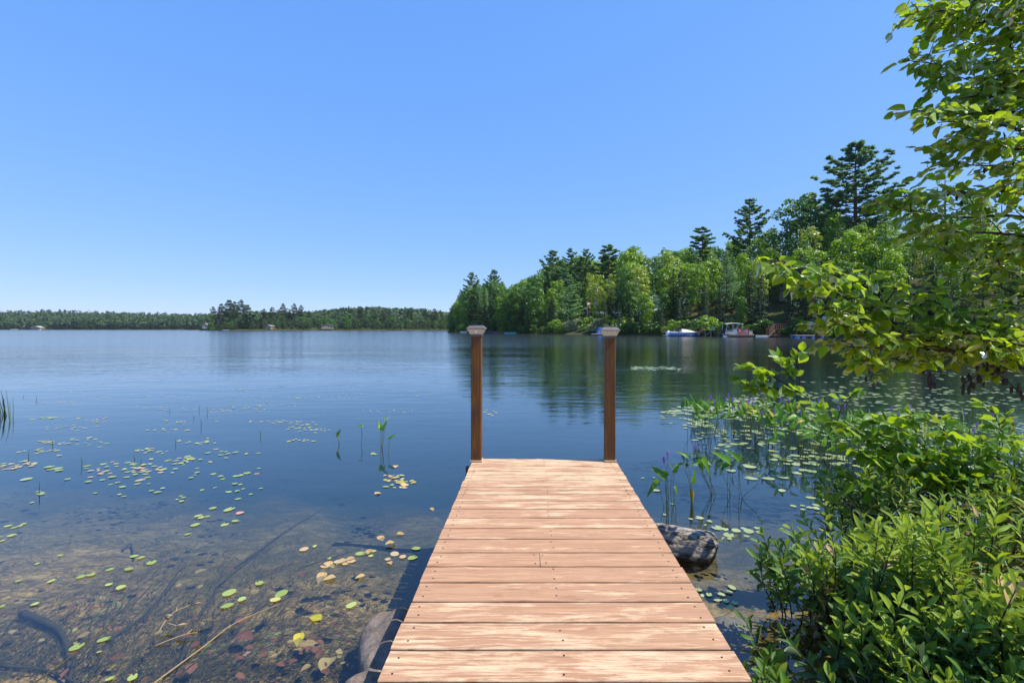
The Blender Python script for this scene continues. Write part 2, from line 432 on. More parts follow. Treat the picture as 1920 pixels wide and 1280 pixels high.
class MB:
    def __init__(s): s.V = []; s.F = []
    def add(s, V, F):
        o = len(s.V); s.V += [tuple(v) for v in V]; s.F += [tuple(i + o for i in f) for f in F]; return s
    def box(s, c, size, rot=None, taper=1.0):
        x, y, z = (q / 2 for q in size)
        V = [Vector((a * x * (taper if d > 0 else 1), b * y * (taper if d > 0 else 1), d * z)) for d in (-1, 1) for b in (-1, 1) for a in (-1, 1)]
        if rot is not None: V = [rot @ v for v in V]
        V = [v + Vector(c) for v in V]
        return s.add(V, [(0, 2, 3, 1), (4, 5, 7, 6), (0, 1, 5, 4), (2, 6, 7, 3), (0, 4, 6, 2), (1, 3, 7, 5)])
    def bar(s, a, b, w, h=None):
        a = Vector(a); b = Vector(b); d = b - a; q = d.to_track_quat('X', 'Z').to_matrix()
        return s.box((a + b) / 2, (d.length, w, h or w), q)
    def tube(s, pts, rad, n=6, cap=True):
        pts = [Vector(p) for p in pts]; N = len(pts)
        if not hasattr(rad, '__len__'): rad = [rad] * N
        o = len(s.V); up = None
        for i, p in enumerate(pts):
            t = (pts[min(i + 1, N - 1)] - pts[max(i - 1, 0)])
            if t.length < 1e-9: t = Vector((0, 0, 1))
            t.normalize()
            if up is None:
                up = t.orthogonal().normalized()
            up = (up - t * up.dot(t))
            up = up.normalized() if up.length > 1e-6 else t.orthogonal().normalized()
            sd = t.cross(up)
            for j in range(n):
                a = 2 * PI * j / n
                s.V.append(tuple(p + (up * math.cos(a) + sd * math.sin(a)) * rad[i]))
        for i in range(N - 1):
            for j in range(n):
                s.F.append((o + i * n + j, o + i * n + (j + 1) % n, o + (i + 1) * n + (j + 1) % n, o + (i + 1) * n + j))
        if cap:
            s.F.append(tuple(o + j for j in range(n))[::-1]); s.F.append(tuple(o + (N - 1) * n + j for j in range(n)))
        return s
    def prism(s, poly, y0, y1):         # polygon in XZ extruded along Y
        n = len(poly); V = [(x, y0, z) for x, z in poly] + [(x, y1, z) for x, z in poly]
        F = [tuple(range(n)), tuple(range(2 * n - 1, n - 1, -1))] + [(i, i + n, (i + 1) % n + n, (i + 1) % n) for i in range(n)]
        return s.add(V, F)
    def build(s, name, mat, parent=None, smooth=False):
        o = bpy.data.objects.new(name, mesh_py(name, s.V, s.F, mat, smooth)); COL.objects.link(o)
        if parent: o.parent = parent
        return o
def obj(name, me, parent=None, loc=None, mat4=None):
    o = bpy.data.objects.new(name, me); COL.objects.link(o)
    if parent: o.parent = parent
    if mat4 is not None: o.matrix_basis = mat4
    elif loc is not None: o.location = loc
    return o
def tag(o, label=None, cat=None, group=None, kind=None):
    if label and len(label.split()) > 16: print('LONG', len(label.split()), label)
    if label: o['label'] = label
    if cat: o['category'] = cat
    if group: o['group'] = group
    if kind: o['kind'] = kind
    return o
def thing(name, label, cat, loc=(0, 0, 0), rz=0, group=None):
    o = bpy.data.objects.new(name, None); COL.objects.link(o)
    o.location = loc; o.rotation_euler = (0, 0, rz); o.empty_display_size = .1
    return tag(o, label, cat, group)
def copy_tree(o, parent=None):
    c = o.copy(); COL.objects.link(c); c.parent = parent
    for ch in o.children: copy_tree(ch, c)
    return c
def smooth_poly(pts, n):
    pts = [Vector(p) for p in pts]; out = []
    P_ = [pts[0] * 2 - pts[1]] + pts + [pts[-1] * 2 - pts[-2]]
    for i in range(1, len(P_) - 2):
        for k in range(n):
            t = k / n; a, b, c, d = P_[i - 1], P_[i], P_[i + 1], P_[i + 2]
            out.append(.5 * ((2 * b) + (c - a) * t + (2 * a - 5 * b + 4 * c - d) * t * t + (3 * b - 3 * c + d - a) * t ** 3))
    out.append(pts[-1]); return out

def grid_mesh(name, xs, ys, zf, mat):
    X, Y = np.meshgrid(xs, ys); Z = zf(X, Y)
    V = np.stack([X.ravel(), Y.ravel(), Z.ravel()], 1); nx = len(xs); ny = len(ys)
    i = np.arange((nx - 1) * (ny - 1)); r = i // (nx - 1); c = i % (nx - 1); a = r * nx + c
    F = np.stack([a, a + 1, a + nx + 1, a + nx], 1)
    return mesh_np(name, V, F, [mat], True)
def vnoise(x, y, s, seed=0):
    # cheap smooth noise from summed sines
    x = x / s; y = y / s; o = 0
    q = np.random.default_rng(seed)
    for i in range(5):
        a = q.uniform(0, 2 * PI); f = q.uniform(.7, 2.2); p = q.uniform(0, 6)
        o = o + np.sin((x * math.cos(a) + y * math.sin(a)) * f * 2 + p) * (1 / f)
    return o / 3.2

# ------------------------------------------------------------------ the ground, the lake, the hills
BX = ([1.0, 1.3, 1.6, 2.0, 2.5, 3.0, 3.5, 4.2], [.74, .76, .76, .84, 1.12, 1.62, 2.2, 3.1])
def bush_left(y): return np.interp(y, BX[0], BX[1])
def bed_z(x, y):
    z = -.10 - .135 * (y - 1.7) + .02 * np.abs(np.minimum(x + .5, 0))
    z = np.where(y > 9, -1.085 - .05 * (y - 9), z)
    z = np.maximum(z, -4.0)
    z = z + (.030 * vnoise(x, y, .35, 3) + .016 * vnoise(x, y, .12, 4)) * np.clip(1 - (y - 5) / 12, 0, 1)
    b = np.clip((x - bush_left(np.clip(y, 1, 4.2)) - .12) / .7, 0, 1) * np.clip((4.6 - y) / 1.2, 0, 1)
    z = z * (1 - b) + b * (.10 + .03 * vnoise(x, y, .5, 5))
    s = np.clip((1.35 - y) / 1.2, 0, 1)
    z = z * (1 - s) + s * (.30 + .05 * vnoise(x, y, 1, 6))
    return z
def expo(a, b, n, p): t = np.linspace(0, 1, n); return a + (b - a) * t ** p
ys = np.concatenate([np.linspace(-4, 1, 12)[:-1], expo(1.0, 60, 260, 2.2), [120, 300, 900, 2500, 5000]])
xh = expo(0, 60, 170, 2.0)
xs = np.concatenate([[-5000, -2000, -600, -150], -xh[::-1][:-1], xh, [150, 600, 2000, 5000]])
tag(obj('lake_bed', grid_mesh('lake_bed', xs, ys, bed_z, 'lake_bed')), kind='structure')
tag(obj('lake_water', mesh_np('lake_water', [(-5000, -.6, 0), (5000, -.6, 0), (5000, 5000, 0), (-5000, 5000, 0)], [(0, 1, 2, 3)], ['lake_water'])), kind='structure')

SH = np.array([(120, 30), (95, 52), (72, 66), (58, 73), (46, 80), (32, 96), (16, 112), (1.5, 135), (-10, 150), (-24, 172), (-38, 220), (-47, 268), (-40, 310), (60, 420)], float)
def shore_info(x, y):
    x = np.atleast_1d(np.asarray(x, float)); y = np.atleast_1d(np.asarray(y, float)); shp = x.shape
    p = np.stack([x.ravel(), y.ravel()], 1)
    best = np.full(len(p), 1e9); sgn = np.zeros(len(p)); par = np.zeros(len(p))
    for i in range(len(SH) - 1):
        a = SH[i]; b = SH[i + 1]; d = b - a; L2 = d @ d
        t = np.clip(((p - a) @ d) / L2, 0, 1); q = a + t[:, None] * d
        dd = np.hypot(*(p - q).T); cr = d[0] * (p[:, 1] - a[1]) - d[1] * (p[:, 0] - a[0])
        m = dd < best - 1e-9
        best = np.where(m, dd, best); sgn = np.where(m, -np.sign(cr), sgn); par = np.where(m, i + t, par)
    return (best * sgn).reshape(shp), par.reshape(shp)
def hill_z(x, y):
    s, par = shore_info(x, y)
    slope = np.interp(par, [0, 2, 4, 5, 6, 7, 8, 9, 10, 11, 13], [.36, .38, .38, .33, .27, .16, .12, .10, .06, .03, .03])
    z = np.where(s > 0, .35 * (1 - np.exp(-s)) + slope * np.minimum(s, 75) * (1 - .003 * np.minimum(s, 75)), s * .25)
    z = z + np.where(s > 3, vnoise(np.asarray(x), np.asarray(y), 14, 9) * .8, 0)
    return np.maximum(z, -4.5)
tag(obj('wooded_hillside', grid_mesh('wooded_hillside', np.linspace(-70, 330, 170), np.linspace(20, 430, 170), hill_z, 'hill_ground')), kind='structure')

def far_z(x, y):
    # far shore: a low point in front (about 430 m) and hills behind it to the left
    edge = 430 + 0 * x + np.where(x < -270, np.clip((-270 - x) * 1.6, 0, 260), 0) + vnoise(x, x * 0, 40, 12) * 5
    s = y - edge
    ridge = np.interp(x, [-2500, -900, -650, -480, -330, -200, 0, 400, 2500], [40, 31, 24, 30, 27, 20, 15, 20, 30])
    z = np.where(s > 0, 1.0 * (1 - np.exp(-s / 6)) + ridge * (1 / (1 + np.exp(-(s - 230) / 70)) - .035), s * .06)
    z = z + np.where(s > 30, vnoise(x, y, 120, 14) * 4, 0)
    return np.maximum(z, -4.5)
tag(obj('far_shore_hills', grid_mesh('far_shore_hills', np.linspace(-2600, 1400, 200), np.concatenate([np.linspace(400, 1100, 90), np.linspace(1150, 4500, 12)]), far_z, 'hill_ground')), kind='structure')

# ------------------------------------------------------------------ tree models
def cards(C, N, size, aspect=.6, T=None, r=rng):
    """diamond shaped leaf clumps: C centres, N normals"""
    n = len(C); C = np.asarray(C, float); N = np.asarray(N, float)
    N = N / (np.linalg.norm(N, axis=1, keepdims=True) + 1e-9)
    if T is None: T = r.normal(size=(n, 3))
    T = T - N * np.sum(T * N, 1, keepdims=True); T = T / (np.linalg.norm(T, axis=1, keepdims=True) + 1e-9)
    B = np.cross(N, T)
    s = (np.broadcast_to(size, (n,)) * r.uniform(.7, 1.3, n))[:, None]
    lift = N * s * .16
    V = np.stack([C - T * s * .5, C + B * s * .5 * aspect + lift, C + T * s * .5, C - B * s * .5 * aspect + lift], 1).reshape(-1, 3)
    F = np.arange(4 * n).reshape(n, 4)
    return V, F, np.repeat(r.uniform(0, .45, n), 4)
def unit(r, n):
    v = r.normal(size=(n, 3)); return v / np.linalg.norm(v, axis=1, keepdims=True)
PROTO = {}
def proto(kind, trunk_mb, V, F, rnd, mat, bark):
    PROTO.setdefault(kind, []).append((mesh_py('trunk', trunk_mb.V, trunk_mb.F, bark, True), mesh_np('crown', V, F, [mat], False, rnd=rnd)))
def broadleaf(kind, H, Rr, mat, bark, seed, lobes=24, per=210, size=.42, base=.16):
    r = np.random.default_rng(seed); C = []; N = []; tb = MB()
    lean = r.normal(0, .02, 2) * H
    tb.tube([(0, 0, -1), (lean[0] * .3, lean[1] * .3, H * .35), (lean[0], lean[1], H * .8)], [H * .017, H * .012, H * .004], 6)
    for i in range(lobes):
        t = (i + r.uniform(0, 1)) / lobes; z = H * (base + (1 - base) * (t ** .85) * .93)
        env = Rr * (math.sin(PI * min(1, (.18 + .74 * t))) ** .7)
        a = i * 2.4 + r.uniform(-.5, .5); q = env * r.uniform(.35, .85)
        c = np.array([math.cos(a) * q + lean[0] * t, math.sin(a) * q + lean[1] * t, z])
        lr = Rr * r.uniform(.3, .5) * (1.05 - .3 * t)
        k = int(per * (lr / (Rr * .4)) ** 2)
        u = unit(r, k); u[:, 2] = np.where((u[:, 2] < -.2) & (r.random(k) < .7), -u[:, 2], u[:, 2])
        rad = lr * (r.uniform(.55, 1.12, k) ** .6)[:, None] * (1 + .22 * np.sin(u[:, :1] * 7 + i) * np.cos(u[:, 1:2] * 6))
        C.append(c + u * rad * [1, 1, .8]); N.append(u + r.normal(0, .5, (k, 3)) + [0, 0, .25])
        if i % 2 == 0:
            st = Vector((lean[0] * .4, lean[1] * .4, max(H * .12, z - H * .22)))
            tb.tube([st, st.lerp(Vector(c), .5) + Vector((0, 0, H * .01)), c], [H * .006, H * .004, H * .0015], 4, False)
    V, F, rn = cards(np.concatenate(C), np.concatenate(N), size, .75, r=r)
    proto(kind, tb, V, F, rn, mat, bark)
def conifer(kind, H, R0, mat, bark, seed, whorls=30, boughs=8, dens=13, size=.5, base=.06, droop=.25, power=.85, ragged=.2, gap=0.0, aspect=.4):
    r = np.random.default_rng(seed); C = []; N = []; T = []; tb = MB()
    tb.tube([(0, 0, -1), (0, 0, H * .5), (0, 0, H * .99)], [H * .014, H * .009, .02], 6)
    for w in range(whorls):
        t = w / (whorls - 1); z = H * (base + (1 - base) * t)
        L = R0 * ((1 - t) ** power) * min(1, .55 + t * 5) + .12
        for b in range(boughs):
            if r.random() < gap: continue
            a = r.uniform(0, 2 * PI); l = L * r.uniform(1 - ragged, 1 + ragged)
            n = max(2, int(dens * l / R0)); s = np.sqrt(r.uniform(.03, 1, n))
            d = np.array([math.cos(a), math.sin(a), 0]); sd = np.array([-d[1], d[0], 0])
            off = r.normal(0, 1, n) * l * .16
            pz = z - droop * l * s ** 1.3 + .10 * l * s ** 3
            p = d * (s * l)[:, None] + sd * off[:, None]; p[:, 2] += pz + r.normal(0, .08, n)
            C.append(p); N.append(np.array([0, 0, 1]) + d * .5 + r.normal(0, .35, (n, 3))); T.append(d + sd * (off / (l + .01))[:, None] * 1.5 + r.normal(0, .25, (n, 3)) + [0, 0, -droop])
            if b % 2 == 0 and l > .7: tb.tube([(0, 0, z), tuple(d * l * .8 + [0, 0, z - droop * l * .7])], [.035, .01], 3, False)
    V, F, rn = cards(np.concatenate(C), np.concatenate(N), size, aspect, np.concatenate(T), r=r)
    proto(kind, tb, V, F, rn, mat, bark)
def pine(kind, H, R0, mat, seed, whorls=15, base=.3, prof=None, up=.25, size=.62, tuft=26, lean=0.0, nb=(3, 6)):
    """white or red pine: separate boughs carrying upswept tufts with sky between them"""
    r = np.random.default_rng(seed); C = []; N = []; T = []; tb = MB()
    ax = lambda z: np.array([lean * (z / H) ** 2 * H * .2, 0, z])
    tb.tube([ax(-1) * [1, 1, 1], ax(H * .35), ax(H * .7), ax(H * .97)], [H * .016, H * .012, H * .007, .03], 7)
    prof = prof or [(0, .55), (.2, .95), (.45, .8), (.7, .55), (.9, .3), (1, .12)]
    for w in range(whorls):
        t = (w + r.uniform(-.2, .2)) / (whorls - 1); t = min(max(t, 0), 1); z = H * (base + (1 - base) * t * .97)
        L0 = R0 * np.interp(t, [p[0] for p in prof], [p[1] for p in prof]); nbh = r.integers(*nb); a0 = r.uniform(0, 6.28)
        for b in range(nbh):
            a = a0 + 2 * PI * b / nbh + r.uniform(-.5, .5); l = L0 * r.uniform(.55, 1.25)
            d = np.array([math.cos(a), math.sin(a), 0]); sd = np.array([-d[1], d[0], 0]); o = ax(z)
            zf = lambda s: (-.06 * l * s + up * l * s ** 2.2)
            tb.tube([tuple(o), tuple(o + d * l * .5 + [0, 0, zf(.5)]), tuple(o + d * l + [0, 0, zf(1.)])], [.012 * H * .35, .02 + .001 * H, .01], 4, False)
            for q in range(max(5, int(12 * l / (R0 * .6)))):
                s = r.uniform(.22, 1.04) ** .8; off = r.normal(0, .12) * l * (1.15 - s * .5)
                c = o + d * l * s + sd * off + np.array([0, 0, zf(s) + .12 + r.normal(0, .06)])
                n = tuft; u = unit(r, n); u[:, 2] = np.abs(u[:, 2]) * .8 + .05; u += d * .5
                u /= np.linalg.norm(u, axis=1, keepdims=True)
                C.append(c + u * (size * .5) * r.uniform(.4, 1.3, (n, 1))); T.append(u); N.append(r.normal(0, .6, (n, 3)) + [0, 0, .8])
    V, F, rn = cards(np.concatenate(C), np.concatenate(N), size * .85, .45, np.concatenate(T), r=r)
    proto(kind, tb, V, F, rn, mat, 'bark_brown')

for sd_ in (1, 2, 3): broadleaf('leafy_bright', 15, 4.2, 'broadleaf_bright', 'bark_grey', sd_)
for sd_ in (4, 5): broadleaf('leafy_mid', 15, 4.0, 'broadleaf_mid', 'bark_grey', sd_)
for sd_ in (6, 7): broadleaf('birch', 15, 3.0, 'birch_foliage', 'bark_birch', sd_, 22, 100, .40, .25)
conifer('spruce', 15, 2.9, 'spruce_needles', 'bark_brown', 11)
conifer('spruce', 15, 2.3, 'spruce_needles', 'bark_brown', 12, ragged=.35)
conifer('cedar', 12, 2.5, 'spruce_needles', 'bark_brown', 13, 30, 10, 14, .45, .02, .1, .6, .3)
conifer('soft_pine', 16, 4.0, 'pine_needles', 'bark_brown', 14, 22, 8, 26, .52, .08, -.12, .75, .4, .1, .45)
conifer('soft_pine', 16, 3.6, 'pine_needles', 'bark_brown', 15, 20, 8, 26, .52, .12, -.06, .65, .45, .12, .45)
conifer('dead_spruce', 15, 1.7, 'dead_needles', 'bark_grey', 16, 34, 6, 6, .35, .2, .15, .9, .4, .2, .2)
conifer('sparse_spruce', 16, 3.6, 'pine_needles', 'bark_brown', 17, 24, 6, 12, .5, .1, .05, .8, .35, .2, .35)
pine('white_pine', 26, 7.5, 'pine_needles', 21, 22, .3, up=.42)
pine('white_pine', 26, 6.5, 'pine_needles', 22, 19, .36, up=.3, lean=.12)
pine('white_pine', 26, 6.8, 'pine_needles', 23, 19, .3, [(0, .9), (.25, 1.0), (.5, .75), (.75, .55), (1, .15)], up=.36)
pine('red_pine', 20, 3.6, 'pine_needles', 24, 9, .55, [(0, .7), (.3, 1), (.7, .85), (1, .4)], up=.2, size=.55, nb=(4, 6))
pine('red_pine', 20, 3.2, 'pine_needles', 25, 8, .6, [(0, .6), (.3, 1), (.7, .9), (1, .4)], up=.15, size=.55, nb=(4, 6))
# coarser models for the far shore (a tree there is 10 to 20 px high)
broadleaf('far_leafy', 14, 4.4, 'far_foliage', 'bark_grey', 31, 14, 55, 1.0, .08)
broadleaf('far_leafy', 14, 4.0, 'broadleaf_mid', 'bark_grey', 32, 14, 55, 1.0, .08)
conifer('far_spruce', 15, 2.6, 'far_foliage', 'bark_brown', 33, 16, 6, 6, 1.0, .05)
pine('far_pine', 24, 5.2, 'far_foliage', 34, 11, .42, size=1.2, tuft=7)
pine('far_pine', 24, 4.6, 'far_foliage', 35, 9, .5, size=1.2, tuft=7, lean=.1)
broadleaf('shrub', 3, 1.7, 'broadleaf_mid', 'bark_grey', 41, 14, 120, .26, .02)
broadleaf('pale_shrub', 3, 1.9, 'pale_bush_leaf', 'bark_grey', 42, 14, 120, .26, .02)
broadleaf('bright_shrub', 3, 1.9, 'broadleaf_bright', 'bark_grey', 43, 14, 120, .26, .02)
PH = dict(leafy_bright=15, leafy_mid=15, birch=15, spruce=15, cedar=12, soft_pine=16, dead_spruce=15, sparse_spruce=16, white_pine=26, red_pine=20,
          far_leafy=14, far_spruce=15, far_pine=24, shrub=3, pale_shrub=3, bright_shrub=3)
NAMES = dict(leafy_bright=('leafy_tree', 'yellow-green leafy tree'), leafy_mid=('leafy_tree', 'mid-green leafy tree'), birch=('birch_tree', 'airy pale-trunked birch'),
    spruce=('spruce_tree', 'dark pointed spruce'), cedar=('cedar_tree', 'dense dark cedar'), soft_pine=('pine_tree', 'soft feathery pine'), dead_spruce=('dead_spruce', 'grey dead spruce'),
    sparse_spruce=('spruce_tree', 'thin see-through spruce'), white_pine=('white_pine', 'tall white pine'), red_pine=('red_pine', 'slim tufted pine'),
    far_leafy=('leafy_tree', 'round leafy tree'), far_spruce=('spruce_tree', 'pointed dark conifer'), far_pine=('pine_tree', 'tall ragged pine'),
    shrub=('shrub', 'rounded green shrub'), pale_shrub=('shrub', 'pale silvery shrub'), bright_shrub=('shrub', 'sunlit yellow-green shrub'))
CAT = dict(leafy_tree='tree', birch_tree='tree', spruce_tree='tree', cedar_tree='tree', pine_tree='tree', dead_spruce='tree', white_pine='tree', red_pine='tree', shrub='shrub')
def put_tree(kind, x, y, h, label, group, wid=1.0, rz=None, var=None):
    nm, _ = NAMES[kind]; tr, cr = PROTO[kind][var if var is not None else random.randrange(len(PROTO[kind]))]
    g = float(hill_z(x, y)[0]) if y < 400 else float(far_z(np.array(x), np.array(y)))
    t = thing(nm, label, CAT[nm], (x, y, g - .05), random.uniform(0, 6.28) if rz is None else rz, group)
    s = h / PH[kind]; t.scale = (s * wid, s * wid, s)
    obj('trunk', tr, t); obj('crown', cr, t)
    return t
SKY = [(800, 616), (836, 602), (846, 582), (856, 562), (866, 542), (885, 522), (905, 532), (925, 516), (945, 534), (962, 540), (970, 526), (990, 522), (1000, 510), (1015, 512), (1035, 490), (1060, 478), (1100, 476), (1120, 486), (1141, 480), (1160, 484), (1180, 462), (1205, 478), (1216, 486), (1232, 472), (1250, 468), (1270, 464), (1300, 456), (1320, 458), (1350, 462), (1380, 450), (1410, 435), (1430, 422), (1450, 425), (1470, 415), (1490, 378), (1510, 370), (1530, 378), (1560, 395), (1600, 405), (1640, 405), (1680, 410), (1720, 380), (1800, 370), (1920, 340), (2100, 300)]
def sky_y(px): return np.interp(px, [a for a, b in SKY], [b for a, b in SKY])
HERO = [  # px, top py, distance inland, kind, width factor, label
    (886, 511, 12, 'white_pine', 1.0, 1, 'layered white pine at the left end of the hill, above the left dock post'),
    (926, 506, 16, 'white_pine', .8, 0, 'white pine just right of the layered pine above the left dock post'),
    (1036, 470, 26, 'white_pine', 1.05, 0, 'white pine with boughs reaching left, leftmost of three above the dock gap'),
    (1072, 466, 28, 'white_pine', .8, 1, 'middle one of the three white pines above the dock gap'),
    (1099, 467, 30, 'white_pine', .75, 2, 'rightmost of the three white pines above the dock gap'),
    (1141, 461, 34, 'red_pine', 1.15, 0, 'round-topped pine standing clear on the skyline right above the right dock post'),
    (1063, 503, 9, 'soft_pine', 1.15, 0, 'broad soft blue-green pine in front of the trio of white pines'),
    (1317, 428, 34, 'red_pine', 1.1, 1, 'tufted pine on a bare trunk on the skyline above the moored motorboat'),
    (1406, 373, 36, 'white_pine', .95, 2, 'lone white pine with feathered sloping boughs on the skyline above the pontoon boat'),
    (1504, 364, 36, 'leafy_mid', 1.05, 0, 'tall leafy tree on the skyline between the two tallest pines'),
    (1604, 268, 34, 'white_pine', 1.3, 0, 'tallest white pine of the hill with wide upswept boughs against the sky'),
    (1661, 392, 14, 'soft_pine', .8, 1, 'slim dark pine with a visible trunk just right of and below the tallest pine'),
    (1772, 296, 30, 'sparse_spruce', .9, 0, 'thin see-through spruce half hidden behind the alder leaves'),
    (1243, 464, 18, 'dead_spruce', 1.0, 0, 'grey dead spruce left of the moored motorboat'),
    (1263, 505, 8, 'spruce', 1.0, 1, 'dark spruce at the water left of the moored motorboat'),
    (1183, 462, 30, 'leafy_bright', 1.0, 1, 'big round yellow-green leafy tree on the skyline right of the right dock post'),
    (1200, 500, 12, 'birch', 1.1, 0, 'tall pale birch on the slope right of the right dock post'),
    (1120, 512, 8, 'birch', 1.2, 1, 'airy birch leaning over the sunny bushes beside the right dock post'),
    (1372, 470, 16, 'soft_pine', .7, 0, 'feathery pine on the slope above the pontoon boat'),
    (1255, 470, 26, 'leafy_bright', .9, 2, 'bright leafy tree behind the grey dead spruce'),
]
def ray_shore(px, s):
    """point on the ray of column px at inland distance s"""
    k = (px - CX) / FPX; d = np.linspace(45, 330, 1200); si, _ = shore_info(k * d, d)
    ok = np.where(si >= s)[0]
    dd = d[ok[0]] if len(ok) else 200
    return k * dd, dd
hero_spots = []
for px, py, s, kind, wid, var, lab in HERO:
    x, y = ray_shore(px, s); g = float(hill_z(x, y)[0]); h = CAMZ + (HY - py) / FPX * y - g
    t = put_tree(kind, x, y, h, lab, 'trees of the wooded hill', wid, rz=(px * 7.7) % 6.28, var=var)
    hero_spots.append((x, y))
def where(px):
    for lim, s in ((862, "at the hill's left tip"), (880, 'left of the left dock post'), (915, 'behind the left dock post'), (955, 'just right of the left post'), (1000, 'above the turquoise boat'), (1040, 'left of mid gap'), (1062, 'left of the sunny clearing'), (1090, 'above the sunny clearing'), (1120, 'above the blue tarp'), (1175, 'behind the right dock post'),
                   (1210, 'just right of the right post'), (1245, 'below the white hill cabin'), (1275, "above the motorboat's stern"), (1315, "above the motorboat's bow"), (1355, 'above the wooden shore platform'), (1385, 'above the pontoon boat'), (1412, 'above the red garden chairs'), (1445, 'left of the brown staircase'),
                   (1475, 'above the brown staircase'), (1500, 'right of the brown staircase'), (1560, 'above the blue barrel raft'), (1600, 'below the tallest pine'), (1640, 'just right of the tallest pine'), (1720, 'seen left of the alder'), (1800, 'seen through the alder leaves'), (9999, 'hidden behind the alder')):
        if px < lim: return s
rowname = ['at the waterline', 'behind the waterline trees', 'low on the slope', 'partway up the slope', 'halfway up the slope', 'high on the slope', 'near the skyline', 'on the skyline']
KEEP = [(1040, 1150, 14)]    # the sunny clearing between the posts
seglen = np.hypot(*np.diff(SH, axis=0).T); cum = np.concatenate([[0], np.cumsum(seglen)])
for ri, (s, sp) in enumerate([(2.5, 4.2), (7, 4.3), (13, 4.6), (20, 5.0), (28, 5.6), (37, 6.2), (47, 6.8), (58, 8)]):
    u = 60.0
    while u < cum[-1] - 130:
        uu = u + random.uniform(-1.6, 1.6); u += sp * (1 if uu < 190 else 1.5)
        i = int(np.clip(np.searchsorted(cum, uu) - 1, 0, len(SH) - 2)); f = (uu - cum[i]) / seglen[i]
        a = SH[i]; d = (SH[i + 1] - a); q = a + d * f; d = d / np.hypot(*d); nrm = np.array([d[1], -d[0]])
        ss = s + random.uniform(-1.8, 1.8) * (1 if ri else .5)
        x, y = q + nrm * ss
        if y < 30: continue
        px = CX + x / y * FPX
        if px < 836 or px > 2060: continue
        if ri < 3 and 1050 < px < 1128: continue            # clearing
        if ri < 2 and (1338 < px < 1350 or 1440 < px < 1478): continue
        if min((x - hx) ** 2 + (y - hy) ** 2 for hx, hy in hero_spots) < 3.0: continue
        g = float(hill_z(x, y)[0]); cap = CAMZ + (HY - sky_y(px)) / FPX * y - g
        base_h = (8.5, 10.5, 12.5, 14, 15, 16, 17, 17)[ri] * random.uniform(.75, 1.15)
        if px < 1010: base_h *= 1.75
        h = min(base_h, cap * random.uniform(.86, 1.0))
        if ri >= 5: h = min(cap * random.uniform(.93, 1.02), 24)
        if h < 3: continue
        c = random.random()
        if ri < 2: kind = 'cedar' if c < .42 else 'spruce' if c < .62 else 'leafy_mid' if c < .86 else 'leafy_bright' if c < .92 else 'soft_pine'
        elif ri < 4: kind = 'leafy_bright' if c < .42 else 'leafy_mid' if c < .60 else 'birch' if c < .72 else 'soft_pine' if c < .86 else 'spruce'
        else: kind = 'leafy_bright' if c < .46 else 'leafy_mid' if c < .64 else 'soft_pine' if c < .80 else 'spruce' if c < .90 else 'birch'
        if px < 960 and c < .5: kind = random.choice(['soft_pine', 'cedar', 'leafy_mid'])
        size = 'small ' if h < 8 else 'tall ' if h > 15 and 'tall' not in NAMES[kind][1] else ''
        put_tree(kind, x, y, h, f'{size}{NAMES[kind][1]} {rowname[ri]}, {where(px)}', 'trees of the wooded hill', random.uniform(.70, 1.0))
# shrubs along the hill's waterline
nsh = 0
for px in np.arange(846, 1700, 13):
    px2 = px + random.uniform(-4, 4)
    if 1245 < px2 < 1300 and random.random() < .6: continue
    if 1435 < px2 < 1480: continue
    sunny = 1055 < px2 < 1135
    x, y = ray_shore(px2, random.uniform(.3, 1.5) + (1.5 if sunny else 0))
    kind = 'pale_shrub' if (sunny and random.random() < .6) or 1505 < px2 < 1530 else 'bright_shrub' if random.random() < .35 or sunny else 'shrub'
    put_tree(kind, x, y, random.uniform(1.6, 3.4), f'{NAMES[kind][1]} on the water edge, {where(px2)}', 'shrubs along the foot of the hill', random.uniform(.9, 1.5))
for px2, s in ((1062, 4), (1078, 5), (1094, 5.5), (1106, 4.5), (1120, 7), (1140, 6), (1085, 8), (1150, 9), (1160, 4), (1176, 6)):
    x, y = ray_shore(px2, s)
    kind = random.choice(['pale_shrub', 'bright_shrub'])
    put_tree(kind, x, y, random.uniform(2.0, 3.2), f'{NAMES[kind][1]} on the grassy bank, {where(px2)}', 'shrubs along the foot of the hill', 1.3)
# lawn in the clearing
lx = np.linspace(6, 36, 40); ly = np.linspace(104, 150, 40)
def lawn_z(x, y):
    s, _ = shore_info(x, y); px = CX + x / y * FPX
    inside = (s > 3) & (s < 17) & (px > 1062) & (px < 1165)
    return np.where(inside, hill_z(x, y) + .35, hill_z(x, y) - .6)
tag(obj('sunny_lawn', grid_mesh('sunny_lawn', lx, ly, lawn_z, 'lawn_grass')), kind='structure')

# ------------------------------------------------------------------ far shore
FAR = [(378, 590), (400, 576), (415, 570), (430, 563), (440, 566), (452, 563), (464, 572), (480, 583), (496, 580), (510, 576), (530, 570), (542, 580), (552, 570), (564, 573), (580, 583), (600, 585), (620, 586), (640, 586), (655, 578), (666, 586), (676, 577), (690, 586),
       (704, 582), (718, 583), (735, 584), (750, 584), (768, 578), (780, 588), (798, 579), (806, 584), (815, 579), (826, 582), (840, 584)]
def far_y(px): return np.interp(px, [a for a, b in FAR], [b for a, b in FAR])
def far_where(px):
    for lim, s in ((400, 'near the narrow grey cottage'), (425, 'left side of the tall clump'), (460, 'right side of the tall clump'), (500, 'left of the small dark cottage'), (545, 'right of the small dark cottage'), (590, 'left of the wide grey cottage'), (640, 'around the wide grey cottage'), (690, 'right of the wide grey cottage'), (760, 'midway to the near hill'), (9999, "beside the near hill's tip")):
        if px < lim: return s
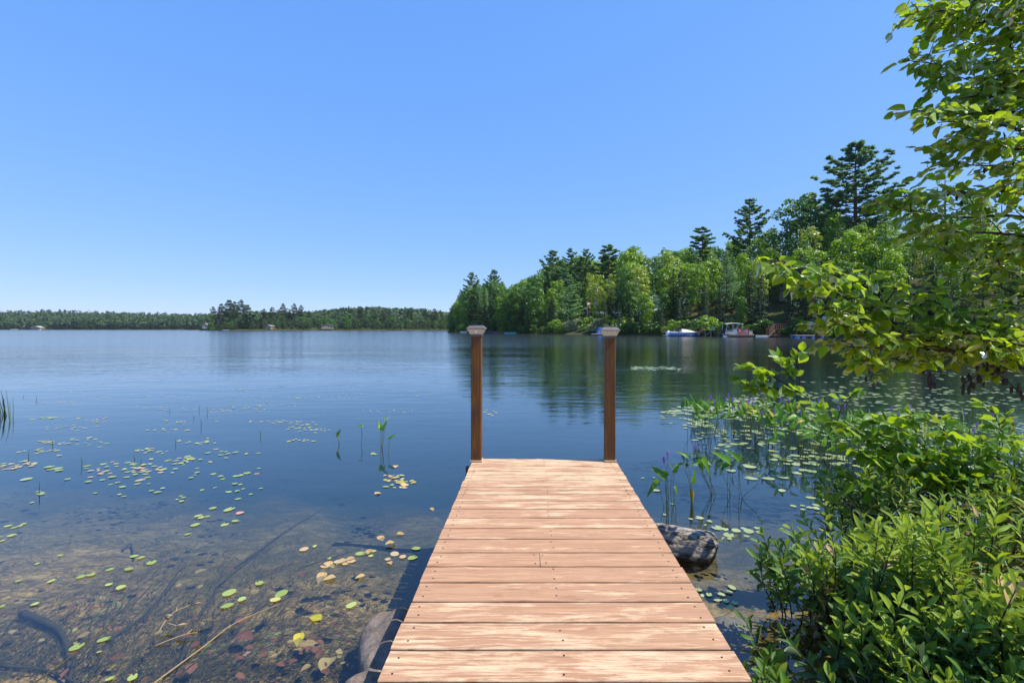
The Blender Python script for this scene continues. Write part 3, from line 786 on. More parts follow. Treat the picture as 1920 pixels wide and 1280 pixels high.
for px, py in FAR:
    if py > 583: continue
    d = 452 + random.uniform(-6, 20); x = (px - CX) / FPX * d; g = float(far_z(np.array(x), np.array(d)))
    put_tree('far_pine', x, d, CAMZ + (HY - py) / FPX * d - g, f'tall ragged pine above the far shore woods, {far_where(px)}', 'trees on the far shore', random.uniform(.8, 1.15))
for row, (d0, n, fac) in enumerate(((437, 62, .42), (446, 56, .62), (462, 52, .82))):
    for i in range(n):
        px = 372 + (845 - 372) * (i + random.uniform(.1, .9)) / n
        if row == 0 and (501 < px < 511 or 604 < px < 624): continue
        d = d0 + random.uniform(-4, 5); x = (px - CX) / FPX * d; g = float(far_z(np.array(x), np.array(d)))
        py = max(far_y(px), 582); h = (CAMZ + (HY - py) / FPX * d - g) * fac * random.uniform(.75, 1.15)
        kind = 'far_leafy' if random.random() < .62 else 'far_spruce'
        put_tree(kind, x, d, max(h, 3), f'{NAMES[kind][1]} {("on the far shore edge", "within the far shore woods", "behind the far shore woods")[row]}, {far_where(px)}', 'trees on the far shore', random.uniform(.9, 1.4))
def forest_mass(name, n, xr, yr, label, hsc=1.0, seed=5, per=34, thin=None):
    r = np.random.default_rng(seed); X = r.uniform(*xr, n); Y = yr[0] + (yr[1] - yr[0]) * r.random(n) ** 1.5
    Z = far_z(X, Y); ok = Z > .3
    if thin is not None: ok &= thin(X, Y)
    X, Y, Z = X[ok], Y[ok], Z[ok]; n = len(X)
    Hh = r.uniform(9, 17, n) * hsc; Wd = r.uniform(2.4, 4.6, n); con = r.random(n) < .3
    C = []; N = []; Sz = []
    u = unit(r, n * per).reshape(n, per, 3); t = u[:, :, 2] * .5 + .5
    w = np.where(con[:, None], Wd[:, None] * .7 * (1.05 - t), Wd[:, None])
    p = np.stack([X[:, None] + u[:, :, 0] * w, Y[:, None] + u[:, :, 1] * w, Z[:, None] + Hh[:, None] * (.1 + .9 * t)], 2)
    Nn = u + r.normal(0, .25, u.shape) + [0, 0, .15]
    V, F, rn = cards(p.reshape(-1, 3), Nn.reshape(-1, 3), 3.1, .95, r=r)
    rn = (np.repeat(r.uniform(0, .8, n), per * 4) + rn * .2)
    o = obj(name, mesh_np(name, V, F, ['far_foliage'], rnd=rn)); tag(o, label, 'forest', kind='stuff')
forest_mass('far_forest', 6500, (-1150, -170), (690, 1000), 'wooded hills beyond the far shore on the left, one continuous mass of trees', seed=5,
            thin=lambda x, y: (y > 425 + np.clip((-270 - x) * 1.6, 0, 260)))
forest_mass('far_forest_edge', 2600, (-1150, -250), (432, 740), 'far shoreline woods at the left, trees standing close to the water', seed=6,
            thin=lambda x, y: (y > 436 + np.clip((-270 - x) * 1.6, 0, 260)) & (y < 560 + np.clip((-270 - x) * 1.6, 0, 260)))
forest_mass('far_ridge_forest', 2600, (-420, 160), (500, 900), 'low wooded ridge behind the far shore pines', hsc=.8, seed=8)

# ------------------------------------------------------------------ cottages, boats and docks across the water
def cottage(name, label, x, y, z, w, d, h, rz, wall, roof, nwin=3, rh=1.8):
    t = thing(name, label, 'cottage', (x, y, z), rz)
    MB().box((0, 0, h / 2), (w, d, h)).build('wall', wall, t)
    e = .5; rf = MB(); rf.prism([(-w / 2 - e, h - .15), (0, h + rh), (w / 2 + e, h - .15), (w / 2 + e, h + .1), (0, h + rh + .25), (-w / 2 - e, h + .1)], -d / 2 - e, d / 2 + e)
    g = rf.build('roof', roof, t)
    MB().prism([(-w / 2, h), (0, h + rh - .1), (w / 2, h)], -d / 2 - .003, d / 2 + .003).build('gable', wall, t)
    for i in range(nwin):
        wx = -w / 2 + w * (i + .5) / nwin
        wi = MB().box((wx, -d / 2 - .03, h * .55), (w / nwin * .5, .06, h * .42)).build('window', 'white_siding', t)
        MB().box((wx, -d / 2 - .07, h * .55), (w / nwin * .4, .03, h * .33)).build('pane', 'window_glass', wi)
    return t
def at_far(px, py, d): return ((px - CX) / FPX * d, d, max(.2, CAMZ - (py - HY) / FPX * d))
x, y, z = at_far(614, 616.5, 434); cottage('lake_cottage', 'grey roofed cottage in the far shore trees, near the middle of the left half', x, y, z, 10, 6, 2.6, .3, 'cottage_wall', 'roof_shingle', 4, 1.8)
x, y, z = at_far(506, 617, 434); cottage('lake_cottage', 'small dark cottage on the far shore right of the tall pine clump', x, y, z, 6, 5, 2.4, -.2, 'cottage_wall', 'roof_shingle', 3, 1.3)
x, y, z = at_far(386, 616, 436); cottage('lake_cottage', 'narrow grey cottage at the left foot of the tall far pine clump', x, y, z, 3.5, 5, 3.2, .2, 'grey_siding', 'roof_shingle', 2, 1.6)
x, y, z = at_far(71, 616.5, 690); cottage('lake_cottage', 'low pale roofed cottage on the far shore near the left edge', x, y, z, 13, 8, 2.2, .1, 'cottage_wall', 'roof_light', 4, 1.5)
x, y, z = at_far(46, 617, 700); cottage('lake_cottage', 'tiny brown cottage left of the low pale roofed one', x, y, z, 8, 6, 3.4, -.1, 'cottage_wall', 'roof_shingle', 2, 2)
def slabdock(name, label, x, y, rz, L, W, mat='grey_dock_wood', cat='dock', npl=8, z=.35):
    t = thing(name, label, cat, (x, y, 0), rz)
    for i in range(npl): MB().box((-L / 2 + L * (i + .5) / npl, 0, z), (L / npl * .92, W, .06)).build('plank', mat, t)
    MB().box((0, -W / 2 + .1, z - .13), (L, .1, .18)).box((0, W / 2 - .1, z - .13), (L, .1, .18)).build('frame', 'frame_wood', t)
    for a in (-1, 1):
        for b in (-1, 1): MB().box((a * L * .46, b * W * .42, z - .5), (.12, .12, 1.2)).build('leg', 'frame_wood', t)
    return t
def skiff(name, label, x, y, rz, L, hull, extra=None, group=None):
    """small open boat: lofted hull with a pointed bow, gunwale, thwarts, outboard"""
    t = thing(name, label, 'boat', (x, y, 0), rz, group)
    hull_mesh(L, L * .33, L * .12, hull, t)
    for f in (-.2, .12): MB().box((L * f, 0, L * .085), (L * .06, L * .27, .05)).build('seat', 'white_gelcoat', t)
    ob = MB().box((-L * .53, 0, L * .13), (L * .06, .3, .42), taper=.8).box((-L * .53, 0, -.02), (.12, .1, .6)).build('outboard', 'black_plastic', t)
    return t
def hull_mesh(L, W, H, mat, parent, name='hull', sheer=.25, draft=.22, n=12):
    V = []; F = []; m = 7
    for i in range(n):
        t = i / (n - 1); x = -L / 2 + L * t; wf = 1.0 if t < .5 else max(.02, 1 - ((t - .5) / .5) ** 2.2); top = H * (1 + sheer * t * t)
        prof = [(-.5 * wf, top), (-.49 * wf, top * .45), (-.36 * wf, -.05), (0, -draft * (1 - .6 * t * t)), (.36 * wf, -.05), (.49 * wf, top * .45), (.5 * wf, top)]
        for (a, z) in prof: V.append((x + (z / H) * .12 * L * (t ** 3), a * W, z))
    for i in range(n - 1):
        for j in range(m - 1): F.append((i * m + j, (i + 1) * m + j, (i + 1) * m + j + 1, i * m + j + 1))
    F.append(tuple(range(m))[::-1])
    for i in range(n - 1): F.append((i * m, i * m + m - 1, (i + 1) * m + m - 1, (i + 1) * m))
    o = MB(); o.V = V; o.F = F
    return o.build(name, mat, parent, False)
# far shore bits
x, y, z = at_far(27, 618, 640); skiff('motor_boat', 'small white boat on the far water at the left edge', x, y, .3, 7, 'white_gelcoat')
x, y, z = at_far(74, 618, 640); skiff('motor_boat', 'tiny white boat in front of the low pale roofed far cottage', x, y, 2.9, 5, 'white_gelcoat')
x, y, z = at_far(425, 619, 425); slabdock('far_dock', 'thin pale dock under the tall far pine clump', x, y, .1, 9, 1.6)
x, y, z = at_far(424, 619, 420); skiff('motor_boat', 'small white boat beside the dock under the tall far pine clump', x, y, .1, 4.5, 'white_gelcoat')
x, y, z = at_far(637, 619, 424); slabdock('far_dock', 'short dock right of the grey far cottage', x, y, .1, 8, 1.6)
x, y, z = at_far(358, 619, 425); slabdock('far_dock', 'low dock left of the tall far pine clump', x, y, 0, 8, 2)
# near the left end of the hill
x, y = ray_shore(945, -1.5); slabdock('small_dock', 'long low grey dock right of the left dock post', x, y, -.6, 7.5, 1.8)
x, y = ray_shore(921, -1.2); skiff('rowing_boat', 'dark open boat moored just right of the left post cap', x, y, -.5, 5, 'navy_gelcoat')
x, y = ray_shore(957, -3.2); skiff('rowing_boat', 'turquoise boat at the end of the long low grey dock', x, y, -.5, 3.5, 'turquoise_plastic')
x, y = ray_shore(870, -1.0); skiff('rowing_boat', 'pale boat at the waterline left of the left dock post', x, y, -1.0, 4, 'white_gelcoat')
x, y = ray_shore(1121, -1.6); slabdock('swim_dock', 'small white floating dock left of the right post cap', x, y, 0, 2.9, 1.5, 'white_siding', npl=6, z=.3)
x, y = ray_shore(1127, .6); t = thing('beach_tent', 'blue tarp shelter on the shore beside the right post cap', 'tent', (x, y, float(hill_z(x, y)[0])), .2)
MB().prism([(-1.0, 0), (-.3, 1.5), (.9, 0)], -.8, .8).build('tarp', 'blue_canvas', t); MB().tube([(-.3, -.9, 0), (-.3, -.85, 1.6)], .03).build('pole', 'aluminium', t)
# flag on its pole among the trees
x, y = ray_shore(1101, 12); g = float(hill_z(x, y)[0]); fz = CAMZ + (HY - 567) / FPX * y
x2 = (1101 - CX) / FPX * (y - 6); fz = CAMZ + (HY - 565) / FPX * (y - 6)
t = thing('flag_pole', 'red and white flag hanging from a pole among the trees above the sunny bushes', 'flag', (x2, y - 6, g - 1), 0)
MB().tube([(0, 0, 0), (0, 0, fz - g + 1)], .05).build('pole', 'aluminium', t)
fb = []
for a, b, mt in ((0, .35, 'flag_cloth'), (.35, .75, 'flag_white'), (.75, 1.1, 'flag_cloth')):
    mb = MB(); zt = fz - g + .9
    V = []; F = []
    for i in range(7):
        for u in (a, b): V.append((u * .8 + .05, .12 * math.sin(i * 1.1 + u * 4), zt - i * .2 - u * .5))
    for i in range(6): F.append((i * 2, i * 2 + 1, i * 2 + 3, i * 2 + 2))
    mb.V = V; mb.F = F; mb.build('flag_panel', mt, t)
# hillside cabin, only roof and gable show
x, y = ray_shore(1224, 20); y0 = y; zz = CAMZ + (HY - 566) / FPX * (y - 6); cottage('hill_cabin', 'small white gabled cabin high among the trees right of the right dock post', (1224 - CX) / FPX * (y - 6), y - 6, zz - 1.5, 2.8, 4, 2.0, .1, 'white_siding', 'roof_light', 1, .8)
x, y = ray_shore(1497, 22); cottage('hill_cabin', 'brown lit cabin wall glimpsed behind dark trunks above the staircase', x, y, CAMZ + (HY - 555) / FPX * y - 1, 6, 4, 2.6, 0, 'cottage_wall', 'roof_shingle', 2, 1.2)

# motorboat with a canvas cover
x, y = ray_shore(1281, -3.4); t = thing('motor_boat', 'blue and white motorboat with a beige canvas cover, moored under the hill', 'boat', (x, y, 0), .06)
hull_mesh(6.2, 2.3, .62, 'blue_gelcoat', t, 'hull')
h2 = hull_mesh(6.24, 2.34, .30, 'white_gelcoat', t, 'deck_stripe', .25, -.06); h2.location = (0, 0, .50)
cv = MB(); cs = [(-.9, .95), (-.2, 1.45), (.9, 1.30), (2.0, 1.0), (3.0, .92)]
V = []; F = []
for i, (cx_, cz) in enumerate(cs):
    w = 1.1 if cx_ < 1.5 else 1.1 * max(.12, 1 - ((cx_ - 1.5) / 1.7) ** 1.6)
    for q in (-1, -.5, 0, .5, 1): V.append((cx_, q * w, .82 + (cz - .82) * (1 - q * q)))
for i in range(len(cs) - 1):
    for j in range(4): F.append((i * 5 + j, (i + 1) * 5 + j, (i + 1) * 5 + j + 1, i * 5 + j + 1))
F.append((0, 1, 2, 3, 4)); cv.V = V; cv.F = F; cv.build('canvas_cover', 'beige_canvas', t)
MB().box((-3.35, 0, .22), (.9, 1.9, .08)).build('swim_platform', 'white_gelcoat', t)
MB().box((-3.0, 0, .75), (.45, .55, .75), taper=.8).box((-3.15, 0, .1), (.18, .16, .9)).build('outboard', 'white_gelcoat', t)
MB().box((-1.9, 0, .78), (.9, 1.7, .35)).build('sun_pad', 'white_gelcoat', t)
MB().tube([(-1.35, -1.05, .8), (-1.2, -1.0, 2.0), (-1.2, 1.0, 2.0), (-1.35, 1.05, .8)], .04).tube([(-.6, -1.05, .8), (-1.2, -1.0, 2.0)], .035).build('wake_tower', 'black_plastic', t)
MB().box((-.7, 0, 1.2), (.06, 1.7, .5), Matrix.Rotation(-.5, 3, 'Y')).build('windshield', 'window_glass', t)
MB().box((-1.9, -.98, 1.35), (1.3, .08, .05)).build('rail', 'navy_gelcoat', t)
# pontoon boat
x, y = ray_shore(1380, -3.2); t = thing('pontoon_boat', 'pontoon boat with a grey bimini top, black engine and dark seats', 'boat', (x, y, 0), -.05)
for s_ in (-1, 1): MB().tube([(-2.6, s_ * .85, .12), (2.2, s_ * .85, .12), (2.7, s_ * .85, .3)], [.32, .32, .05], 10).build('pontoon', 'aluminium', t)
MB().box((0, 0, .5), (5.4, 2.4, .1)).build('deck', 'grey_dock_wood', t)
for a, b in (((-2.3, -1.18), (2.4, -1.18)), ((-2.3, 1.18), (2.4, 1.18)), ((2.4, -1.18), (2.4, 1.18))):
    MB().bar((a[0], a[1], .78), (b[0], b[1], .78), .04, .36).build('fence_panel', 'grey_canvas', t)
    MB().bar((a[0], a[1], 1.14), (b[0], b[1], 1.14), .06, .05).build('rail', 'aluminium', t)
MB().box((-2.85, 0, .75), (.55, .5, .75), taper=.8).box((-2.85, 0, .2), (.2, .18, .9)).build('outboard', 'black_plastic', t)
for sx_, w_ in ((-1.9, .8), (.9, 1.4)): MB().box((sx_, .6, .8), (w_, .8, .4)).box((sx_, .95, 1.15), (w_, .15, .5)).build('seat', 'black_plastic', t)
MB().box((-.5, -.7, .95), (.6, .6, .8)).build('console', 'white_gelcoat', t)
bt = MB(); V = []; F = []
for i in range(7):
    q = -1 + i / 3.
    for sd in (-1.15, -.5, .5, 1.15): V.append((-.6 + q * 1.45, sd, 2.55 - .14 * q * q - .10 * (sd / 1.15) ** 2))
for i in range(6):
    for j in range(3): F.append((i * 4 + j, i * 4 + 4 + j, i * 4 + 5 + j, i * 4 + 1 + j))
n0 = len(V); V += [(a, b, c - .05) for a, b, c in V]; F += [tuple(n0 + q for q in f)[::-1] for f in F]
bt.V = V; bt.F = F; bt.build('bimini_top', 'grey_canvas', t)
for s_ in (-1.15, 1.15):
    for a, b in ((-2.1, -1.9), (.85, .5), (-.5, -1.2), (-.4, .3)): MB().tube([(a if abs(a) > .6 else -.6, s_, 1.1), (b, s_, 2.45)], .035, 5).build('bimini_pole', 'aluminium', t)
# dock with red chairs
x, y = ray_shore(1412, -2.4); slabdock('boat_dock', 'grey dock between the pontoon boat and the brown staircase', x, y, -.08, 8.5, 1.8, npl=14)
def chair(x, y, rz, label, mat='red_paint', z=.38):
    t = thing('garden_chair', label, 'chair', (x, y, z), rz, 'red garden chairs on the boat dock')
    MB().box((0, 0, .36), (.55, .5, .05), Matrix.Rotation(-.12, 3, 'X')).build('seat', mat, t)
    for i in range(5): MB().box((-.22 + .11 * i, .32, .72), (.09, .03, .75), Matrix.Rotation(-.3, 3, 'X')).build('slat', mat, t)
    for s_ in (-1, 1):
        MB().box((s_ * .31, 0, .58), (.12, .6, .03)).build('armrest', mat, t)
        for q in (-.24, .22): MB().box((s_ * .29, q, .29), (.05, .07, .58)).build('leg', mat, t)
dk = Vector((x, y, 0))
chair(x - 2.1, y - .1, .2, 'left red garden chair beside the pontoon boat'); chair(x - 1.1, y, -.3, 'right red garden chair beside the pontoon boat')
x, y = ray_shore(1428, -4.0); skiff('rowing_boat', 'upturned low pale boat at the dock left of the brown staircase', x, y, .0, 2.2, 'white_gelcoat')
# barrel raft
x, y = ray_shore(1514, -3.0); t = thing('swim_raft', 'low wooden raft floating on blue barrels', 'raft', (x, y, 0), .03)
for i in range(12): MB().box((-2.3 + i * .42, 0, .42), (.38, 1.7, .06)).build('plank', 'grey_dock_wood', t)
for cx_ in (-2.0, -1.1, .5, 1.9):
    for s_ in (-1, 1): MB().tube([(cx_, s_ * .2, .12), (cx_, s_ * .85, .12)], .28, 10).build('barrel', 'blue_barrel_plastic', t)
MB().box((0, -.84, .33), (4.9, .06, .12)).box((0, .84, .33), (4.9, .06, .12)).build('frame', 'frame_wood', t)
x2, y2 = ray_shore(1512, -2.5); skiff('rowing_boat', 'small white boat lying behind the blue barrel raft', x2, y2 + .4, .1, 3.0, 'white_gelcoat')
# shore platform
x, y = ray_shore(1332, -.3); t = thing('shore_platform', 'weathered wooden platform on posts between the motorboat and the pontoon boat', 'platform', (x, y, 0), -.1)
for i in range(9): MB().box((-1.2 + i * .3, 0, 1.2), (.27, 1.8, .06)).build('plank', 'grey_dock_wood', t)
for a in (-1.2, -.1, 1.25):
    for b in (-.8, .8): MB().box((a, b, .3), (.1, .1, 1.8)).build('post', 'grey_dock_wood', t)
MB().bar((-1.2, -.85, .1), (-.1, -.85, 1.1), .06).bar((1.2, -.85, .1), (.2, -.85, 1.1), .06).build('brace', 'grey_dock_wood', t)
MB().bar((-2.4, -.2, .3), (-1.3, -.2, 1.9), .05, .5).bar((-1.2, -.85, 1.9), (-.6, -.8, 1.25), .05).build('ramp', 'brown_stair_wood', t)
tb_ = thing('storage_bin', 'green plastic bin on the weathered shore platform', 'bin', (x + .6, y, 1.23), 0)
MB().box((0, 0, .3), (.8, .6, .6)).build('bin_body', 'green_plastic', tb_); MB().box((0, 0, .63), (.86, .66, .06)).build('lid', 'green_plastic', tb_)
# staircase
x, y = ray_shore(1458, -.2); t = thing('wooden_staircase', 'brown wooden staircase with railings climbing from the water to the right', 'staircase', (x, y, 0), 0)
def flight(a, b, n):
    a = Vector(a); b = Vector(b)
    for i in range(n):
        p = a.lerp(b, (i + .5) / n); MB().box(p, ((b - a).length / n * 1.1, 1.1, .06)).build('tread', 'brown_stair_wood', t)
    for s_ in (-.58, .58):
        MB().bar(a + Vector((0, s_, -.1)), b + Vector((0, s_, -.1)), .05, .28).build('stringer', 'brown_stair_wood', t)
        MB().bar(a + Vector((0, s_, .95)), b + Vector((0, s_, .95)), .06, .09).bar(a + Vector((0, s_, .5)), b + Vector((0, s_, .5)), .04, .06).build('handrail', 'brown_stair_wood', t)
        for i in range(6):
            p = a.lerp(b, i / 5); MB().box(p + Vector((0, s_, .45)), (.07, .07, 1.1)).build('baluster', 'brown_stair_wood', t)
flight((-1.7, 0, .4), (-.6, .4, 1.35), 5); flight((1.4, .6, 1.5), (3.3, 1.2, 3.0), 9)
MB().box((.4, .5, 1.4), (2.0, 1.4, .08)).build('landing', 'brown_stair_wood', t)
for s_ in (-.15, 1.15):
    MB().bar((-.6, s_, 2.35), (1.4, s_, 2.35), .06, .09).bar((-.6, s_, 1.9), (1.4, s_, 1.9), .04, .06).build('handrail', 'brown_stair_wood', t)
    for i in range(7): MB().box((-.6 + i * .33, s_, 1.9), (.06, .06, 1.0)).build('baluster', 'brown_stair_wood', t)
for a in (-.5, .4, 1.3): MB().box((a, -.1, .6), (.12, .12, 1.6)).build('post', 'brown_stair_wood', t)
MB().bar((-.5, -.2, .2), (.4, -.2, 1.3), .07).build('brace', 'brown_stair_wood', t)

# ------------------------------------------------------------------ the dock
TH = math.atan(.01); DZ0 = CAMZ - 1.163            # deck surface height at Y=0; the deck climbs 1 percent outwards
def dz(y): return DZ0 + .01 * y
dock = thing('wooden_dock', 'faded red-brown plank dock running out from the bottom of the picture over the water', 'dock', (.11, 4.15, dz(4.15)))
XL, XR = -.501, .7187
edges = [1.02, 1.165, 1.315, 1.42, 1.561, 1.716, 1.874, 2.013, 2.163, 2.305, 2.446, 2.600, 2.736, 2.883, 3.02, 3.16, 3.28, 3.355, 3.43, 3.57, 3.70, 3.79, 3.925, 4.035, 4.15]
nail_me = None
def plank(x0, x1, y0, y1, seed):
    r = random.Random(seed); gap = .011; TT = .036; n = 9
    top = []; bot = []; V = []; F = []
    bv = .003
    a0 = r.uniform(-.003, .004); a1 = r.uniform(-.003, .004)
    for i in range(n):
        t = i / (n - 1); x = (x0 - a0) + (x1 + a1 - x0 + a0) * t; wob = .0012 * math.sin(i * 1.7 + seed); zc = r.uniform(-.0006, .0006)
        ya = y0 + gap * .5 + wob; yb = y1 - gap * .5 + wob * .6
        z = lambda yy: dz(yy)
        V += [(x, ya, z(ya) - TT), (x, ya, z(ya) - bv), (x, ya + bv, z(ya) + zc), (x, (ya + yb) / 2, z((ya + yb) / 2) + zc + .0012), (x, yb - bv, z(yb) + zc), (x, yb, z(yb) - bv), (x, yb, z(yb) - TT)]
    m = 7
    for i in range(n - 1):
        for j in range(m): F.append((i * m + j, (i + 1) * m + j, (i + 1) * m + (j + 1) % m, i * m + (j + 1) % m))
    F.append(tuple(range(m))); F.append(tuple((n - 1) * m + j for j in range(m))[::-1])
    mb = MB(); mb.V = [(a - dock.location.x, b - dock.location.y, c - dock.location.z) for a, b, c in V]; mb.F = [f[::-1] for f in F]
    o = mb.build('plank', 'plank_wood', dock); ym = (y0 + y1) / 2
    o.color = (.5 + float(np.interp(ym, [1.4, 1.6, 1.8, 1.95, 2.5, 2.8, 3.1, 3.3, 3.6, 4.1], [.0, .035, .04, -.06, -.10, -.03, -.05, .01, .045, .03])), 0, 0, 1)
    return o
nm_ = MB().tube([(0, 0, -.002), (0, 0, .0008)], .0038, 8); nail_mesh = mesh_py('nail', nm_.V, nm_.F, 'nail_steel')
def nails(pl, xs_, y0, y1, seed):
    r = random.Random(seed)
    for xx in xs_:
        for f in (.27, .73):
            yy = y0 + (y1 - y0) * f + r.uniform(-.012, .012); xj = xx + r.uniform(-.008, .008)
            obj('nail', nail_mesh, pl, (xj - dock.location.x, yy - dock.location.y, dz(yy) + .0012 - dock.location.z))
for i in range(len(edges) - 1):
    y0, y1 = edges[i], edges[i + 1]
    if abs(y0 - 2.305) < 1e-6:
        p1 = plank(XL, .040, y0, y1, i * 3); p2 = plank(.0425, XR, y0, y1, i * 3 + 1)
        nails(p1, (XL + .045, .02), y0, y1, i); nails(p2, (.065, XR - .05), y0, y1, i + 50)
    else:
        p1 = plank(XL, XR, y0, y1, i * 3); nails(p1, (XL + .045, .11, XR - .05) if i % 3 else (XL + .045, XR - .05), y0, y1, i)
L0 = dock.location
def dbox(name, c, size, mat='frame_wood'):
    return MB().box((c[0] - L0.x, c[1] - L0.y, c[2] - L0.z), size).build(name, mat, dock)
for xx in (XL + .05, .11, XR - .05): dbox('joist', (xx, 2.6, dz(2.6) - .036 - .075 - .02), (.045, 3.0, .14))
dbox('crossbeam', (.09, 4.125, dz(4.1) - .036 - .07), (1.30, .045, .09))
for xx in (XL + .1, XR - .1):
    for yy in (2.4, 3.9): dbox('leg', (xx, yy, -.25), (.09, .09, 1.0))
def post(xc, ztop, seed):
    yc = 4.085; zb = dz(yc) + .001; w = .088
    mb = MB(); bv = .006; ring = []
    pr = [(-w / 2 + bv, -w / 2), (w / 2 - bv, -w / 2), (w / 2, -w / 2 + bv), (w / 2, w / 2 - bv), (w / 2 - bv, w / 2), (-w / 2 + bv, w / 2), (-w / 2, w / 2 - bv), (-w / 2, -w / 2 + bv)]
    zs = [zb, ztop]
    V = [(xc - L0.x + a, yc - L0.y + b, z - L0.z) for z in zs for a, b in pr]; F = [(j, (j + 1) % 8, 8 + (j + 1) % 8, 8 + j) for j in range(8)] + [tuple(range(8))[::-1], tuple(range(8, 16))]
    mb.V = V; mb.F = F; p = mb.build('post', 'post_wood', dock)
    dbox('base_block', (xc, yc - .002, zb + .007), (.10, .10, .012), 'plank_wood')
    # solar cap: sleeve, flared cream lantern body, dark overhanging roof with a flat solar top
    c = Vector((xc, yc, ztop))
    def frus(z0, w0, z1, w1, name, mat, parent):
        V = [(c.x - L0.x + a * w0 / 2, c.y - L0.y + b * w0 / 2, c.z + z0 - L0.z) for a, b in ((-1, -1), (1, -1), (1, 1), (-1, 1))] + [(c.x - L0.x + a * w1 / 2, c.y - L0.y + b * w1 / 2, c.z + z1 - L0.z) for a, b in ((-1, -1), (1, -1), (1, 1), (-1, 1))]
        m = MB(); m.V = V; m.F = [(0, 1, 5, 4), (1, 2, 6, 5), (2, 3, 7, 6), (3, 0, 4, 7), (3, 2, 1, 0), (4, 5, 6, 7)]
        return m.build(name, mat, parent)
    s = frus(-.012, .098, .008, .100, 'post_cap', 'cap_grey', dock)
    frus(.008, .104, .050, .146, 'lantern_body', 'cap_cream', s); frus(.050, .160, .056, .160, 'roof_rim', 'cap_grey', s)
    frus(.056, .158, .080, .108, 'cap_roof', 'cap_grey', s); frus(.080, .096, .083, .094, 'solar_panel', 'cap_solar', s)
    return s
cp = post((893.8 - CX) / FPX * 4.085, CAMZ - (628 - HY) / FPX * 4.04, 1)
post((1143 - CX) / FPX * 4.085, CAMZ - (631 - HY) / FPX * 4.04, 2)
# torn white label on the left lantern body
cc = Vector(((893.8 - CX) / FPX * 4.085, 4.085 - .064, CAMZ - (628 - HY) / FPX * 4.04 + .031))
MB().box((cc.x + .004 - L0.x, cc.y - .0035 - L0.y, cc.z - L0.z), (.024, .0015, .026), Matrix.Rotation(-.46, 3, 'X')).build('sticker', 'cap_sticker', cp)

# ------------------------------------------------------------------ log and shore rocks
def lump(name, label, cat, c, size, mat, seed, rz=0, rough=.16, sub=4, group=None):
    import bmesh
    bm = bmesh.new(); bmesh.ops.create_icosphere(bm, subdivisions=sub, radius=1)
    from mathutils import noise as mn
    for v in bm.verts:
        n = v.co.copy(); d = 1 + rough * mn.noise(n * 1.3 + Vector((seed, 0, 0))) * 1.6 + rough * .5 * mn.noise(n * 3.7 + Vector((0, seed, 0))) + rough * .2 * mn.noise(n * 11)
        v.co = Vector((n.x * size[0], n.y * size[1], n.z * size[2])) * d
    me = bpy.data.meshes.new(name); bm.to_mesh(me); bm.free(); me.materials.append(M[mat]); me.polygons.foreach_set('use_smooth', [True] * len(me.polygons))
    o = obj(name, me, None, c); o.rotation_euler = (0, 0, rz); return tag(o, label, cat, group)
from mathutils import noise as mn
def make_log():
    N = 72; K = 66; V = []; F = []
    for i in range(N + 1):
        t = i / N; x = -.75 + 1.02 * t
        endf = 1.0 if t < .86 else math.sqrt(max(0.0, 1 - ((t - .86) / .14) ** 2.4))
        rr = (.104 + .03 * t) * (.12 + .88 * endf)
        for j in range(K):
            a = 2 * PI * j / K; n = Vector((x * 2.0, math.cos(a) * 1.6, math.sin(a) * 1.6))
            f = 1 + .22 * mn.noise(n) + .10 * mn.noise(Vector((x * 3, math.cos(a) * 9, math.sin(a) * 9))) + .05 * mn.noise(Vector((x * 14, math.cos(a) * 17, math.sin(a) * 17))) + .03 * mn.noise(Vector((x * 40, math.cos(a) * 30, math.sin(a) * 30)))
            V.append((x + .05 * math.sin(a) * endf, math.cos(a) * rr * f * 1.1, math.sin(a) * rr * f))
    for i in range(N):
        for j in range(K): F.append((i * K + j, i * K + (j + 1) % K, (i + 1) * K + (j + 1) % K, (i + 1) * K + j))
    F.append(tuple(N * K + j for j in range(K)))
    o = obj('driftwood_log', mesh_py('driftwood_log', V, F, 'weathered_log', True), None, (.965, 3.25, .035))
    o.rotation_euler = (0, R(3), R(-12)); return tag(o, 'weathered grey log stub poking out from under the right side of the dock', 'log')
make_log()
lump('shore_rock', 'long grey-brown rock against the left edge of the dock, half in the water', 'rock', (-.67, 2.28, -.07), (.15, .34, .15), 'shore_rock', 3, R(10))
lump('shore_rock', 'rounded grey rock at the bottom edge beside the dock', 'rock', (-.68, 1.92, -.07), (.15, .16, .15), 'shore_rock', 8, .3)
lump('shore_rock', 'dark reddish sunken stone at the bottom left of the dock', 'rock', (-.93, 1.98, -.15), (.12, .11, .10), 'sunken_wood', 12, .3)
lump('shore_rock', 'small brown sunken stone between the dock rocks and the dark reddish stone', 'rock', (-.80, 2.12, -.17), (.08, .09, .08), 'shore_rock', 15, .8)
lump('shore_rock', 'pale sunken stone in the water right of the dock', 'rock', (1.12, 2.75, -.26), (.16, .10, .08), 'shore_rock', 19, .4)

